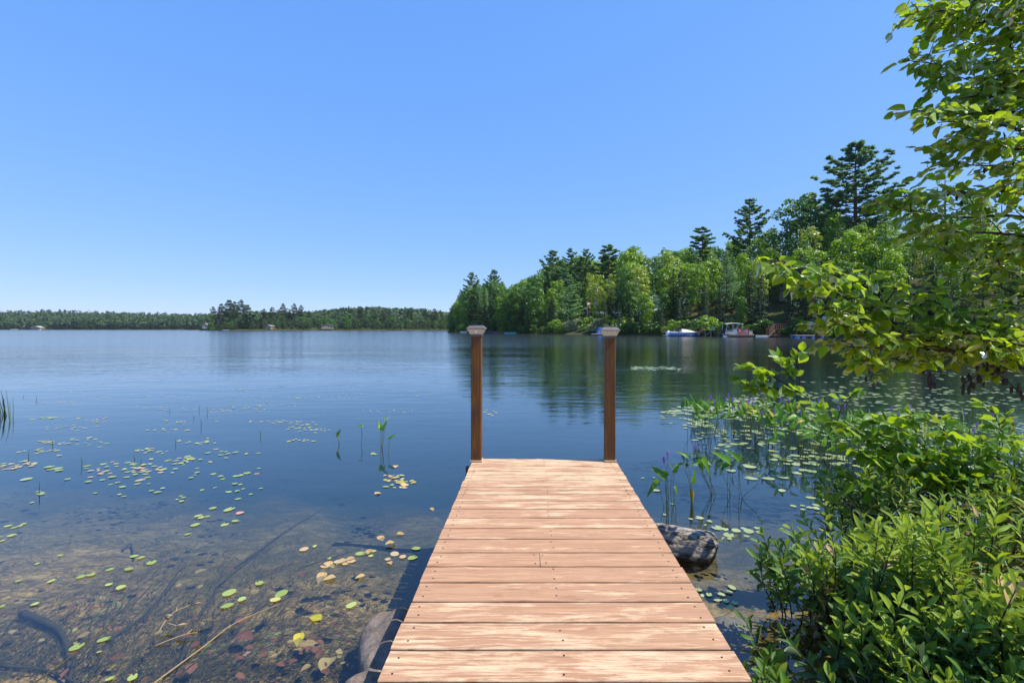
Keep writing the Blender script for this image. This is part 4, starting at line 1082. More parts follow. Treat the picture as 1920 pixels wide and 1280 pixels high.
# ------------------------------------------------------------------ leaf shapes
def leaf_shape(nseg, width, prof, fold=.12, curl=.12, twist=0.0, wave=0.0, serr=0.0, heart=0.0):
    V = []; UV = []; F = []
    for i in range(nseg + 1):
        t = i / nseg; w = width * .5 * prof(t)
        zc = -curl * t * t; xb = t
        for s_ in (-1, 0, 1):
            ww = w * (1 + serr * (i % 2)) * s_
            tw = twist * t
            zz = abs(s_) * fold * w * 2 + wave * math.sin(t * 9 + s_) * w
            V.append((xb - heart * abs(s_) * max(0, .3 - t), ww * math.cos(tw), zc + zz + ww * math.sin(tw))); UV.append((.5 + .5 * s_, t))
    for i in range(nseg):
        a = i * 3; F += [(a, a + 3, a + 4, a + 1), (a + 1, a + 4, a + 5, a + 2)]
    return np.array(V), np.array(F), np.array(UV)
ovate = lambda t: max(.02, (math.sin(PI * min(1, t ** .72)) ** .75)) if 0 < t < 1 else .02
obl = lambda t: max(.02, math.sin(PI * t ** 1.25) ** .8) if 0 < t < 1 else .02
cord = lambda t: max(.02, (1 - t) ** .62 * min(1, .62 + t * 3.2)) if t < 1 else .02
willow = lambda t: max(.02, math.sin(PI * t ** .85) ** .9) if 0 < t < 1 else .02
SHAPES = {
 'alder': [leaf_shape(7, .66, ovate, .16, .18, 0, .10), leaf_shape(7, .60, ovate, .26, .3, .25, .12), leaf_shape(7, .72, ovate, .05, .10, -.2, .16), leaf_shape(7, .64, ovate, .38, .05, .1, .1)],
 'gale': [leaf_shape(5, .34, obl, .35, .10), leaf_shape(5, .31, obl, .2, .25, .3), leaf_shape(5, .37, obl, .45, -.12, -.3)],
 'willow': [leaf_shape(5, .24, willow, .3, .15, .2), leaf_shape(5, .2, willow, .4, .3, -.3), leaf_shape(5, .3, willow, .2, .1, .4)],
 'pickerel': [leaf_shape(7, .46, cord, .22, .12, 0, .06, 0, .25), leaf_shape(7, .40, cord, .4, .22, .25, .06, 0, .25)],
}
SHAPE_ME = {}
def shape_mesh(kind, i, mat):
    key = (kind, i, mat)
    if key not in SHAPE_ME:
        V, F, UV = SHAPES[kind][i]; SHAPE_ME[key] = mesh_np('leaf', V, F, [mat], True, uv=UV)
    return SHAPE_ME[key]
class Leaves:
    def __init__(s): s.p = []; s.d = []; s.n = []; s.L = []; s.k = []; s.m = []
    def add(s, p, d, n, L, kind, m=0): s.p.append(tuple(p)); s.d.append(tuple(d)); s.n.append(tuple(n)); s.L.append(L); s.k.append(kind); s.m.append(m)
    def build(s, parent, mats, nparts=300, restname='foliage'):
        p = np.array(s.p); d = np.array(s.d); n = np.array(s.n); L = np.array(s.L); mm = np.array(s.m)
        d /= np.linalg.norm(d, axis=1, keepdims=True); n = n - d * np.sum(n * d, 1, keepdims=True); n /= np.linalg.norm(n, axis=1, keepdims=True) + 1e-9
        b = np.cross(n, d); px, py = to_px(p)
        vis = (px > 0) & (px < 1915) & (py > 0) & (py < 1275)
        area = (L / np.maximum(p[:, 1], .2)) * vis
        order = np.argsort(-area); big = set(order[:nparts].tolist())
        o0 = np.array(parent.location); r = np.random.default_rng(99)
        for i in big:
            kind = s.k[i]; vi = int(r.integers(len(SHAPES[kind])))
            m4 = Matrix(((d[i, 0] * L[i], b[i, 0] * L[i], n[i, 0] * L[i], p[i, 0] - o0[0]), (d[i, 1] * L[i], b[i, 1] * L[i], n[i, 1] * L[i], p[i, 1] - o0[1]), (d[i, 2] * L[i], b[i, 2] * L[i], n[i, 2] * L[i], p[i, 2] - o0[2]), (0, 0, 0, 1)))
            obj('leaf', shape_mesh(kind, vi, mats[mm[i]]), parent, mat4=m4)
        rest = [i for i in range(len(p)) if i not in big]
        if not rest: return
        VV = []; FF = []; UU = []; RR = []; MI = []; off = 0
        rest = np.array(rest); kinds = np.array(s.k)[rest]; vi = r.integers(0, 64, len(rest))
        for kind in sorted(set(kinds)):
            ns = len(SHAPES[kind])
            for v in range(ns):
                idx = rest[(kinds == kind) & (vi % ns == v)]
                if not len(idx): continue
                V, F, UV = SHAPES[kind][v]
                W = p[idx][:, None, :] - o0 + L[idx][:, None, None] * (V[None, :, 0:1] * d[idx][:, None, :] + V[None, :, 1:2] * b[idx][:, None, :] + V[None, :, 2:3] * n[idx][:, None, :])
                VV.append(W.reshape(-1, 3)); nv = len(V)
                FF.append((F[None] + (off + np.arange(len(idx)) * nv)[:, None, None]).reshape(-1, 4)); off += nv * len(idx)
                UU.append(np.tile(UV, (len(idx), 1))); RR.append(np.repeat(r.uniform(0, 1, len(idx)), nv)); MI.append(np.repeat(mm[idx], len(F)))
        me = mesh_np(restname, np.concatenate(VV), np.concatenate(FF), mats, True, uv=np.concatenate(UU), rnd=np.concatenate(RR), mi=np.concatenate(MI))
        o = obj(restname, me, parent); o['kind'] = 'stuff'; return o
def rv(r, s=1.0): return Vector((r.gauss(0, s), r.gauss(0, s), r.gauss(0, s)))

# ------------------------------------------------------------------ alders on the right
def grow(limbs, root, seed, leaf_len=(.045, .078), twig_gap=.055, r0=.011, leaf_gap=.026, twl=(.08, .2), K=1.0):
    leaf_len = tuple(q * K for q in leaf_len); twig_gap *= K; leaf_gap *= K; twl = tuple(q * K for q in twl)
    r = random.Random(seed); wood = MB(); lv = Leaves(); o0 = root.location
    def leafy(pts, rad, start=.0, gap=leaf_gap):
        side = 1; acc = 0; tot = sum((pts[i + 1] - pts[i]).length for i in range(len(pts) - 1)); run = 0
        for i in range(len(pts) - 1):
            a, b = pts[i], pts[i + 1]; seg = b - a; l = seg.length; t = 0
            while acc + (l - t) >= gap:
                t += gap - acc; acc = 0; p = a + seg * (t / l)
                if (run + t) / tot < start: continue
                side = -side; dr = seg.normalized(); sd = dr.cross(Vector((0, 0, 1))); sd = sd.normalized() if sd.length > .05 else Vector((1, 0, 0))
                d = dr * r.uniform(.3, 1.0) + sd * side * r.uniform(.6, 1.1) + Vector((0, 0, r.uniform(-.55, .25))) + rv(r, .15)
                n = Vector((0, 0, 1)) + rv(r, .45) + Vector((.25, -.1, 0))
                L = r.uniform(*leaf_len) * (.75 + .35 * min(1, (1 - (run + t) / tot) * 3 + .2))
                stem = p + d.normalized() * .010
                lv.add(stem, d, n, L, 'alder')
            acc += l - t; run += l
        dr = (pts[-1] - pts[-2]).normalized()
        for q in range(2): lv.add(pts[-1], dr + rv(r, .3), Vector((0, 0, 1)) + rv(r, .5), r.uniform(*leaf_len) * .8, 'alder')
    for limb in limbs:
        pts = [P(q[0], q[1], q[2] * K) for q in limb['p']]; pts = smooth_poly(pts, 5); rr = limb.get('r', r0) * K
        N = len(pts); wood.tube([q - o0 for q in pts], [max(.0016 * K, rr * (1 - .85 * i / (N - 1))) for i in range(N)], 6)
        st = limb.get('s', .15); tg = limb['g'] * K if 'g' in limb else twig_gap; acc = 0; side = 1; run = 0
        tot = sum((pts[i + 1] - pts[i]).length for i in range(N - 1))
        for i in range(N - 1):
            seg = pts[i + 1] - pts[i]; run += seg.length; acc += seg.length
            f = run / tot
            if f < st: acc = 0; continue
            while acc > tg:
                acc -= tg; side = -side; dr = seg.normalized(); sd = dr.cross(Vector((0, 0, 1))); sd = sd.normalized() if sd.length > .05 else Vector((1, 0, 0))
                d = (dr * r.uniform(.5, 1.1) + sd * side * r.uniform(.4, 1.0) + Vector((0, 0, r.uniform(-.35, .45)))).normalized()
                l = r.uniform(*twl) * limb.get('t', 1.0) * (1.1 - .5 * f)
                a = pts[i + 1]; m = a + d * l * .5 + rv(r, .006); e = a + d * l + rv(r, .012) + Vector((0, 0, -.01))
                wood.tube([a - o0, m - o0, e - o0], [.0026 * K, .0019 * K, .0010 * K], 4, False)
                leafy([a, m, e], .002, .15)
        leafy(pts[int(N * .55):], .002, .1)
    wood.build('branch', 'twig_bark', root, True)
    return lv, wood, r
al = thing('alder_shrub', 'tall leafy alder reaching in from the right edge of the picture', 'shrub', (1.98, 1.27, .1))
D = 2.2
limbs = [
 dict(p=[(2050, -90, 2.0), (1900, -30, 2.0), (1800, 14, 1.95), (1722, 22, 1.9)], r=.008, g=.035),
 dict(p=[(2000, 20, 2.1), (1900, 30, 2.1), (1830, 44, 2.05), (1745, 45, 2.0)], r=.007, g=.04),
 dict(p=[(1990, 60, 2.3), (1920, 70, 2.3), (1850, 85, 2.25), (1790, 72, 2.2)], r=.006),
 dict(p=[(1960, 220, 2.1), (1922, 145, 2.1), (1898, 108, 2.1), (1893, 70, 2.1), (1885, 30, 2.1)], r=.009, s=.45),
 dict(p=[(1898, 108, 2.1), (1860, 117, 2.08), (1820, 122, 2.05), (1770, 122, 2.0), (1705, 114, 1.95)], r=.004, g=.04, t=.65),
 dict(p=[(1820, 122, 2.05), (1790, 134, 2.0), (1762, 146, 2.0)], r=.003, t=.5),
 dict(p=[(2000, 140, 2.2), (1920, 158, 2.2), (1860, 165, 2.15), (1815, 150, 2.1)], r=.006),
 dict(p=[(2010, 190, 2.1), (1900, 185, 2.1), (1830, 180, 2.05), (1770, 195, 2.0)], r=.007),
 dict(p=[(2010, 230, 2.0), (1900, 210, 2.0), (1810, 205, 1.95), (1742, 216, 1.9)], r=.008, g=.04),
 dict(p=[(2010, 290, 1.9), (1900, 240, 1.9), (1830, 230, 1.85), (1780, 228, 1.85)], r=.008),
 dict(p=[(2010, 300, 2.1), (1910, 280, 2.1), (1840, 275, 2.1), (1785, 270, 2.0)], r=.008, s=.1),
 dict(p=[(2010, 340, 2.3), (1910, 315, 2.3), (1830, 310, 2.3), (1755, 305, 2.2)], r=.007),
 dict(p=[(2010, 390, 2.2), (1900, 360, 2.2), (1800, 362, 2.1), (1730, 372, 2.0), (1672, 366, 1.9)], r=.008),
 dict(p=[(2010, 430, 2.1), (1900, 405, 2.1), (1800, 408, 2.1), (1740, 400, 2.0), (1690, 392, 1.9)], r=.008),
 dict(p=[(2010, 460, 2.0), (1900, 440, 2.0), (1800, 435, 2.0), (1712, 434, 1.95)], r=.008),
 dict(p=[(2010, 500, 2.2), (1900, 480, 2.2), (1810, 470, 2.2), (1760, 468, 2.1)], r=.008),
 dict(p=[(2010, 530, 2.4), (1920, 515, 2.4), (1840, 500, 2.3), (1790, 510, 2.3)], r=.008),
 dict(p=[(2080, 690, 2.1), (1985, 688, 2.1), (1920, 688, 2.1), (1860, 684, 2.1), (1790, 660, 2.05), (1735, 638, 2.0), (1695, 615, 2.0), (1660, 596, 1.95), (1625, 578, 1.9)], r=.016, s=.35, g=.05),
 dict(p=[(1790, 605, 2.2), (1740, 585, 2.1), (1680, 575, 2.0), (1600, 562, 1.9), (1540, 535, 1.8), (1490, 508, 1.75), (1440, 488, 1.7)], r=.006, s=.1, g=.042, t=.8),
 dict(p=[(1695, 615, 2.0), (1650, 560, 1.95), (1610, 530, 1.9), (1560, 508, 1.85), (1530, 498, 1.8)], r=.004, g=.045, t=.8),
 dict(p=[(1735, 638, 2.0), (1660, 630, 1.95), (1600, 618, 1.9), (1560, 604, 1.85)], r=.005, g=.042),
 dict(p=[(1650, 596, 1.95), (1600, 598, 1.9), (1565, 585, 1.85), (1545, 578, 1.8)], r=.004, g=.045, t=.8),
 dict(p=[(1790, 660, 2.05), (1710, 652, 2.0), (1640, 652, 1.95), (1600, 650, 1.9), (1565, 644, 1.9)], r=.005, g=.042),
 dict(p=[(1760, 640, 2.0), (1690, 668, 2.0), (1650, 672, 1.95), (1620, 668, 1.9)], r=.004, g=.05, t=.7),
 dict(p=[(1820, 600, 2.1), (1760, 570, 2.1), (1700, 548, 2.0), (1650, 535, 1.95)], r=.005),
 dict(p=[(2010, 640, 2.0), (1920, 620, 2.0), (1850, 612, 2.0), (1800, 600, 1.95)], r=.007),
 dict(p=[(2010, 580, 2.1), (1930, 560, 2.1), (1880, 540, 2.1), (1845, 530, 2.05)], r=.007),
 dict(p=[(2010, 620, 2.3), (1940, 600, 2.3), (1880, 590, 2.3), (1830, 570, 2.2)], r=.006),
 dict(p=[(2010, 668, 1.9), (1930, 650, 1.9), (1870, 640, 1.9), (1815, 640, 1.9)], r=.007),
 dict(p=[(1860, 684, 2.1), (1840, 660, 2.1), (1800, 640, 2.1), (1750, 622, 2.05)], r=.005),
 dict(p=[(1900, 688, 2.1), (1850, 668, 2.2), (1770, 664, 2.2), (1720, 676, 2.15)], r=.004, t=.7),
 dict(p=[(1990, 720, 2.0), (1930, 700, 2.0), (1890, 660, 2.0), (1870, 640, 1.95)], r=.005),
]
rr_ = random.Random(5)
bound = ([-60, 60, 100, 160, 210, 250, 290, 330, 350, 400, 440, 455, 470], [1760, 1820, 1850, 1850, 1800, 1830, 1830, 1850, 1760, 1750, 1770, 1830, 1850])
for i in range(26):
    yy = rr_.uniform(-60, 470); xl = np.interp(yy, *bound); x1 = rr_.uniform(xl, 1930); d_ = rr_.uniform(1.95, 2.35)
    ln = rr_.uniform(70, 150)
    limbs.append(dict(p=[(x1 + ln, yy + rr_.uniform(0, 40), d_ + .1), (x1 + ln * .5, yy + rr_.uniform(0, 15), d_), (x1, yy, d_ - .1)], r=.004))
for i in range(8):
    yy = rr_.uniform(560, 660); xl = 1600; x1 = rr_.uniform(xl, 1860); d_ = rr_.uniform(1.95, 2.3); ln = rr_.uniform(60, 120)
    limbs.append(dict(p=[(x1 + ln, yy + rr_.uniform(0, 30), d_ + .1), (x1 + ln * .5, yy + 8, d_), (x1, yy, d_ - .1)], r=.003))
KA = .54
lv, wood, _ = grow(limbs, al, 3, (.034, .060), .058, leaf_gap=.022, K=KA)
# main stems rising out of the frame on the right, feeding the boughs
stem = MB(); o0 = al.location
for pts, rr in (([(1.95, 1.25, 0), (1.7, 1.2, .9), (1.5, 1.17, 1.4), (1.4, 1.16, 1.9), (1.28, 1.14, 2.4)], .02), ([(2.0, 1.3, 0), (1.9, 1.25, 1.0), (1.75, 1.22, 1.8), (1.5, 1.2, 2.4)], .017)):
    q = smooth_poly(pts, 4); stem.tube([p_ - o0 for p_ in q], [rr * (1 - .6 * i / len(q)) for i in range(len(q))], 8)
stem.build('trunk', 'twig_bark', al, True)
ck = MB(); rck = random.Random(8)
for path in ([(1880, 690), (1850, 694), (1830, 704), (1812, 716), (1800, 728)], [(1872, 692), (1845, 712), (1822, 722)], [(1745, 704), (1748, 720)], [(1870, 700), (1890, 716), (1905, 730), (1918, 742)]):
    q = [P(a, b, 2.1 * KA) - o0 for a, b in path]; ck.tube(q, .0014, 4, False)
    for a in q:
        for z in range(3): c_ = a + rv(rck, .006); ck.tube([c_ + Vector((0, 0, .008)), c_, c_ - Vector((0, 0, .008))], [.002, .0042, .002], 6)
for i in range(50):
    li = rck.choice(limbs[10:34]); q_ = rck.choice(li['p'][1:]); q = P(q_[0], q_[1], q_[2] * KA); c_ = q + rv(rck, .03) - o0; ck.tube([c_ + Vector((0, 0, .007)), c_, c_ - Vector((0, 0, .007))], [.0014, .0036, .0014], 5)
ck.build('catkin_cluster', 'catkin_brown', al)['kind'] = 'stuff'
lv.build(al, ['alder_leaf'], 300)

sap = thing('alder_sapling', 'low alder branch arching out over the lily pads below the big alder', 'shrub', (3.6, 3.6, .05))
limbs2 = [
 dict(p=[(1960, 990, 2.199), (1880, 940, 2.168), (1800, 905, 2.137), (1740, 884, 2.113), (1640, 830, 2.074), (1570, 790, 2.047), (1520, 752, 2.028), (1500, 736, 2.000)], r=.009, s=.05, g=.13, t=.55),
 dict(p=[(1500, 736, 2.000), (1480, 705, 2.000), (1465, 685, 2.000)], r=.003, g=.03, t=.5),
 dict(p=[(1500, 736, 2.000), (1460, 712, 2.000), (1430, 698, 2.000), (1412, 690, 2.000)], r=.003, g=.03, t=.55),
 dict(p=[(1500, 736, 2.000), (1450, 728, 2.000), (1402, 722, 2.000)], r=.003, g=.03, t=.5),
 dict(p=[(1500, 736, 2.000), (1500, 700, 2.000), (1495, 672, 2.000)], r=.003, g=.04, t=.45),
 dict(p=[(1570, 790, 2.047), (1580, 760, 2.051), (1600, 738, 2.059)], r=.0025, g=.05, t=.35),
 dict(p=[(1740, 884, 2.113), (1690, 870, 2.094), (1640, 862, 2.074)], r=.003, g=.05, t=.7),
 dict(p=[(1960, 840, 2.199), (1910, 830, 2.179), (1880, 810, 2.168), (1865, 775, 2.162)], r=.004, g=.05, t=.7),
 dict(p=[(1960, 900, 2.199), (1900, 880, 2.176), (1860, 850, 2.160), (1840, 830, 2.152)], r=.004, g=.05, t=.7),
 dict(p=[(1990, 950, 2.211), (1900, 905, 2.176), (1800, 880, 2.137), (1720, 850, 2.106)], r=.004, g=.055, t=.8),
 dict(p=[(1960, 960, 2.199), (1860, 925, 2.160), (1780, 905, 2.129), (1700, 900, 2.098)], r=.004, g=.05, t=.8),
 dict(p=[(1990, 1000, 2.211), (1900, 940, 2.176), (1830, 900, 2.148), (1790, 870, 2.133)], r=.004, g=.05, t=.8),
]
rq = random.Random(44)
for i in range(13):
    x1 = rq.uniform(1560, 1880); y1 = rq.uniform(775, 900) + max(0, 1700 - x1) * .12; ln = rq.uniform(50, 120); d_ = 2.05 + (x1 - 1500) / 900 * .35
    limbs2.append(dict(p=[(x1 + ln, y1 + rq.uniform(20, 60), d_), (x1 + ln * .5, y1 + 14, d_), (x1, y1, d_ - .05)], r=.003, g=.055, t=.7))
lv2, _, _ = grow(limbs2, sap, 9, (.045, .07), K=1.5); lv2.build(sap, ['alder_leaf'], 220)

# ------------------------------------------------------------------ bushes at the bottom right
def bush(root, n, region, kind, leafL, seed, nparts, h_add=0.0, shoot_len=(.22, .40), light=.38):
    r = random.Random(seed); lv = Leaves(); wood = MB(); o0 = root.location
    cl_ = [(r.uniform(region[0], region[1]), r.uniform(region[2], region[3]), r.gauss(0, .07), r.random()) for _ in range(max(12, n // 6))]
    for i in range(n):
        while True:
            cc_ = r.choice(cl_); X = cc_[0] + r.gauss(0, .085); Y = cc_[1] + r.gauss(0, .085)
            if not (region[0] < X < region[1] and region[2] < Y < region[3]): continue
            e = X - float(bush_left(Y))
            if e > .0 and region[4](X, Y): break
        edge = min(1, e / .35)
        zt = .30 + .12 * max(0, X - 1.2) + .10 * math.sin(X * 5.1 + Y * 3.3) + r.gauss(0, .045) + cc_[2] + h_add - (1 - edge) * .16
        zt = max(zt, .12)
        l = r.uniform(*shoot_len); lean = Vector((-.35 * (1 - edge) - .18, -.10, 0)) + Vector((r.gauss(0, .28), r.gauss(0, .28), 0))
        d = (Vector((0, 0, 1)) + lean).normalized(); tip = Vector((X, Y, zt)); base = tip - d * l
        mid = tip - d * l * .5 + Vector((r.gauss(0, .015), r.gauss(0, .015), -.01))
        wood.tube([base - o0 + Vector((r.gauss(0, .03), r.gauss(0, .03), -.12)), base - o0, mid - o0, tip - o0], [.004, .0034, .0026, .0012], 4, False)
        nl = int(l / .019); young = (r.random() * .5 + cc_[3] * .5) < light
        ph = r.uniform(0, 6.28)
        s1 = d.orthogonal().normalized(); s2 = d.cross(s1)
        for k in range(nl):
            t = (k + .5) / nl; p = base.lerp(mid, t * 2) if t < .5 else mid.lerp(tip, t * 2 - 1)
            a = ph + k * 2.4; out_ = s1 * math.cos(a) + s2 * math.sin(a)
            up = .45 + .9 * t * t + r.gauss(0, .15)
            dd = out_ + d * up + rv(r, .12); nn = d * 1.0 - out_ * (.25 + .5 * t) + rv(r, .3)
            L = r.uniform(*leafL) * (1 - .45 * max(0, t - .75) * 4 * .8)
            lv.add(p, dd, nn, L, kind, 2 if r.random() < .012 else 1 if (young and t > .45) or (r.random() < .08) else 0)
    wood.build('stem', 'twig_bark', root, True)
    lv.build(root, ['gale_leaf', 'shoot_leaf', 'tan_leaf'], nparts)
b1 = thing('sweet_gale_bush', 'dark green small-leaved bush at the bottom right, close against the dock', 'shrub', (1.2, 1.9, .05))
bush(b1, 250, (.7, 2.2, 1.15, 2.7, lambda X, Y: X < 1.9 - (Y - 1.2) * .1), 'gale', (.068, .10), 21, 300)
b2 = thing('willow_bush', 'taller narrow-leaved light green bush filling the bottom right corner', 'shrub', (2.4, 1.9, .08))
bush(b2, 190, (1.35, 3.0, 1.15, 2.6, lambda X, Y: X > 1.25 + (Y - 1.2) * .25), 'willow', (.075, .125), 22, 300, .14, (.3, .5), .75)
b3 = thing('sweet_gale_bush', 'dark bush behind the others, right of the pickerelweed and below the arching alder branch', 'shrub', (2.5, 3.1, .05))
bush(b3, 250, (1.3, 4.0, 2.5, 3.9, lambda X, Y: True), 'gale', (.062, .092), 23, 200, .05)

# ------------------------------------------------------------------ pickerelweed
def stalk(mb, a, b, r0=.0035, bend=.02, rnd_=random):
    a = Vector(a); b = Vector(b); m = a.lerp(b, .55) + Vector((rnd_.uniform(-bend, bend), rnd_.uniform(-bend, bend), 0))
    mb.tube(smooth_poly([a - Vector((0, 0, .15)), a, m, b], 3), [r0 * (1 - .06 * i) for i in range(10)], 5, False)
spike_mb = MB(); rs = random.Random(4)
for i in range(34):
    a = i * 2.4; z = .055 * i / 34; rr = .0085 * math.sin(PI * min(1, .15 + .8 * i / 34)); c = Vector((math.cos(a) * rr, math.sin(a) * rr, z)); e = c + Vector((math.cos(a) * .006, math.sin(a) * .006, .004))
    spike_mb.tube([c, c.lerp(e, .6), e], [.0022, .0034, .0008], 4, False)
spike_mb.tube([(0, 0, -.01), (0, 0, .05)], .003, 5)
spike_me = mesh_py('flower_spike', spike_mb.V, spike_mb.F, 'purple_petal')
def plant(bx, by, leaves, spikes=(), label='', group='pickerelweed standing in the water', jitter=0, mat='pickerel_leaf', z0=0, LL=(.12, .15), cat='water plant', name='pickerelweed'):
    """leaves: (attach px, attach py, tip px, tip py); spikes: (px, py) in photo pixels at the plant's distance"""
    b = Wt(bx, by); d = b.y; t = thing(name, label, cat, (b.x, b.y, 0), 0, group); mb = MB(); r = random.Random(int(bx * 7 + by))
    o0 = Vector((b.x, b.y, 0))
    for lf in leaves:
        ax, ay, tx, ty = lf[:4]; dd = d + r.uniform(-.06, .06); a = P(ax, ay, dd); tip = P(tx, ty, dd + r.uniform(-.05, .05)); v = tip - a
        base = o0 + Vector((r.uniform(-.02, .02), dd - d, 0))
        stalk(mb, base - o0, a - o0, rnd_=r)
        L = max(v.length, .05) * 1.08; n = Vector((r.uniform(-.4, .6), -.65, .6)) + rv(r, .25)
        dn = v.normalized(); n = (n - dn * n.dot(dn)).normalized(); bb = n.cross(dn)
        pos = a - o0
        m4 = Matrix(((dn.x * L, bb.x * L, n.x * L, pos.x), (dn.y * L, bb.y * L, n.y * L, pos.y), (dn.z * L, bb.z * L, n.z * L, pos.z), (0, 0, 0, 1)))
        lo = obj('leaf', shape_mesh('pickerel', r.randrange(2), lf[4] if len(lf) > 4 else mat), t, mat4=m4)
    for sx_, sy_ in spikes:
        a = P(sx_, sy_ + 8, d); stalk(mb, (r.uniform(-.015, .015), 0, 0), a - o0, .003, rnd_=r); o = obj('flower_spike', spike_me, t, a - o0); o.rotation_euler = (r.uniform(-.15, .15), r.uniform(-.15, .15), r.uniform(0, 6)); o.scale = (1, 1, r.uniform(.8, 1.2))
    mb.build('stem', 'green_stem', t, True); return t
FP = 'pickerelweed standing in the water'
plant(1250, 952, [(1250, 893, 1221, 875), (1236, 902, 1213, 926), (1247, 900, 1240, 888)], [(1252, 848), (1246, 861)], 'pickerelweed nearest the dock with two purple spikes and a leaf pointing left')
plant(1265, 956, [(1262, 880, 1256, 868), (1266, 912, 1271, 927), (1264, 885, 1274, 870)], [], 'small-leaved pickerelweed just right of the two-spiked one')
plant(1293, 944, [(1290, 858, 1269, 843), (1297, 905, 1304, 882), (1298, 920, 1297, 941, 'yellow_leaf'), (1281, 870, 1265, 872)], [], 'pickerelweed with one yellow leaf, in the front cluster right of the dock')
plant(1335, 926, [(1316, 860, 1334, 889), (1308, 862, 1322, 885), (1320, 862, 1336, 872), (1312, 868, 1298, 871)], [(1305, 836)], 'fan of pickerelweed with a single purple spike in the middle of the front cluster')
plant(1372, 932, [(1368, 866, 1339, 846), (1366, 868, 1350, 880), (1352, 866, 1355, 884)], [], 'pickerelweed with a long leaf pointing up left in the front cluster')
plant(1390, 934, [(1386, 862, 1365, 842), (1388, 862, 1390, 848), (1430, 888, 1422, 893)], [], 'rightmost pickerelweed of the front cluster with an upright leaf and a bent stalk')
rp = random.Random(31)
def rplant(bx, by, n, sp, label, hh=(.30, .5)):
    b = Wt(bx, by); k = FPX / b.y; lf = []; sk = []
    for i in range(n):
        h = rp.uniform(*hh) * k; ax = bx + rp.gauss(0, .09) * k; ay = by - h * .85; an = rp.choice([rp.uniform(100, 170), rp.uniform(10, 80), rp.uniform(150, 200), rp.uniform(60, 120)]); L = rp.uniform(.09, .15) * k
        m = (ax, ay, ax + math.cos(R(an)) * L, ay - math.sin(R(an)) * L)
        if rp.random() < .1: m += ('yellow_leaf',)
        lf.append(m)
    for i in range(sp): sk.append((bx + rp.gauss(0, .10) * k, by - rp.uniform(.45, .6) * k))
    plant(bx, by, lf, sk, label)
back = [(1293, 815, 3, 0), (1312, 812, 4, 1), (1330, 822, 5, 1), (1345, 808, 4, 0), (1356, 822, 6, 2), (1372, 812, 5, 1), (1390, 826, 5, 1), (1405, 812, 5, 1), (1418, 828, 7, 2), (1432, 818, 5, 1), (1448, 828, 6, 0), (1466, 838, 5, 1), (1480, 822, 5, 1),
        (1500, 838, 6, 1), (1522, 846, 5, 0), (1470, 866, 4, 0), (1545, 852, 5, 2), (1560, 838, 5, 1), (1580, 862, 5, 1), (1605, 850, 5, 1), (1630, 868, 6, 1), (1660, 858, 5, 1), (1700, 874, 5, 0), (1735, 862, 4, 0), (1770, 876, 5, 1), (1805, 870, 5, 1), (1840, 884, 5, 1), (1875, 872, 5, 1), (1900, 890, 5, 1), (1530, 880, 4, 0), (1560, 900, 4, 0),
        (1300, 806, 5, 0), (1320, 808, 5, 1), (1338, 816, 6, 0), (1362, 806, 6, 1), (1380, 818, 6, 0), (1398, 820, 6, 1), (1425, 812, 6, 0), (1440, 838, 6, 1), (1456, 816, 5, 1), (1472, 850, 6, 0), (1490, 812, 6, 1), (1508, 860, 6, 0), (1535, 832, 6, 1), (1552, 868, 6, 0), (1575, 846, 6, 1), (1592, 880, 6, 0), (1618, 838, 6, 0), (1645, 884, 6, 0), (1675, 842, 6, 1), (1690, 890, 6, 0), (1718, 846, 5, 1), (1752, 890, 6, 0), (1788, 852, 6, 1), (1822, 896, 6, 0), (1858, 858, 6, 0), (1888, 900, 6, 0)]
for i, (bx, by, n, sp) in enumerate(back):
    pos = 'left end of' if bx < 1350 else 'middle of' if bx < 1450 else 'right part of'
    place = (f'{pos} the rear pickerelweed bed' if bx < 1530 else 'below the arching alder branch among the lily pads' if bx < 1720 else 'among the lily pads near the right edge')
    q = 'without flowers' if sp == 0 else 'with one purple spike' if sp == 1 else 'with two purple spikes'
    sz = 'small' if n < 4 else 'leafy' if n < 6 else 'dense many-leaved'
    rplant(bx, by, n, sp, f'{sz} pickerelweed {q}, {place}')
LP = 'young pickerelweed left of the dock'
plant(635, 832, [(634, 818, 637, 806), (634, 818, 631, 808)], [], 'short young pickerelweed with a folded leaf, leftmost of the group left of the dock', LP)
plant(678, 831, [(677, 800, 670, 795), (677, 800, 683, 796)], [], 'thin young pickerelweed with one small flat leaf, second from left', LP)
plant(716, 840, [(713, 805, 711, 788), (716, 806, 725, 790), (723, 788, 721, 781), (723, 788, 730, 782)], [], 'tallest young pickerelweed with two upright leaves left of the dock', LP)
plant(727, 846, [(730, 823, 742, 813)], [], 'young pickerelweed with one leaf pointing right, nearest the dock', LP)
t = thing('reed_tuft', 'dark reeds standing in the water at the left edge', 'reeds', tuple(Wt(14, 780)))
rt = random.Random(2); tb0 = Vector(t.location)
for i, (bx, by, tx, ty) in enumerate([(9, 778, 2, 732), (10, 778, 5, 742), (12, 779, 4, 750), (8, 778, 8, 748), (18, 792, 11, 730), (19, 791, 18, 752), (25, 792, 24, 745), (6, 777, -3, 740), (2, 779, -6, 736)]):
    a = Wt(bx, by) - tb0; b = P(tx, ty, 8.25) - tb0; mb = MB(); mb.tube(smooth_poly([a - Vector((0, 0, .3)), a, a.lerp(b, .6) + Vector((rt.uniform(-.01, .01), 0, 0)), b], 3), [.008 * (1 - i_ / 10.5) + .001 for i_ in range(10)], 4, False); mb.build('blade', 'reed_blade', t)
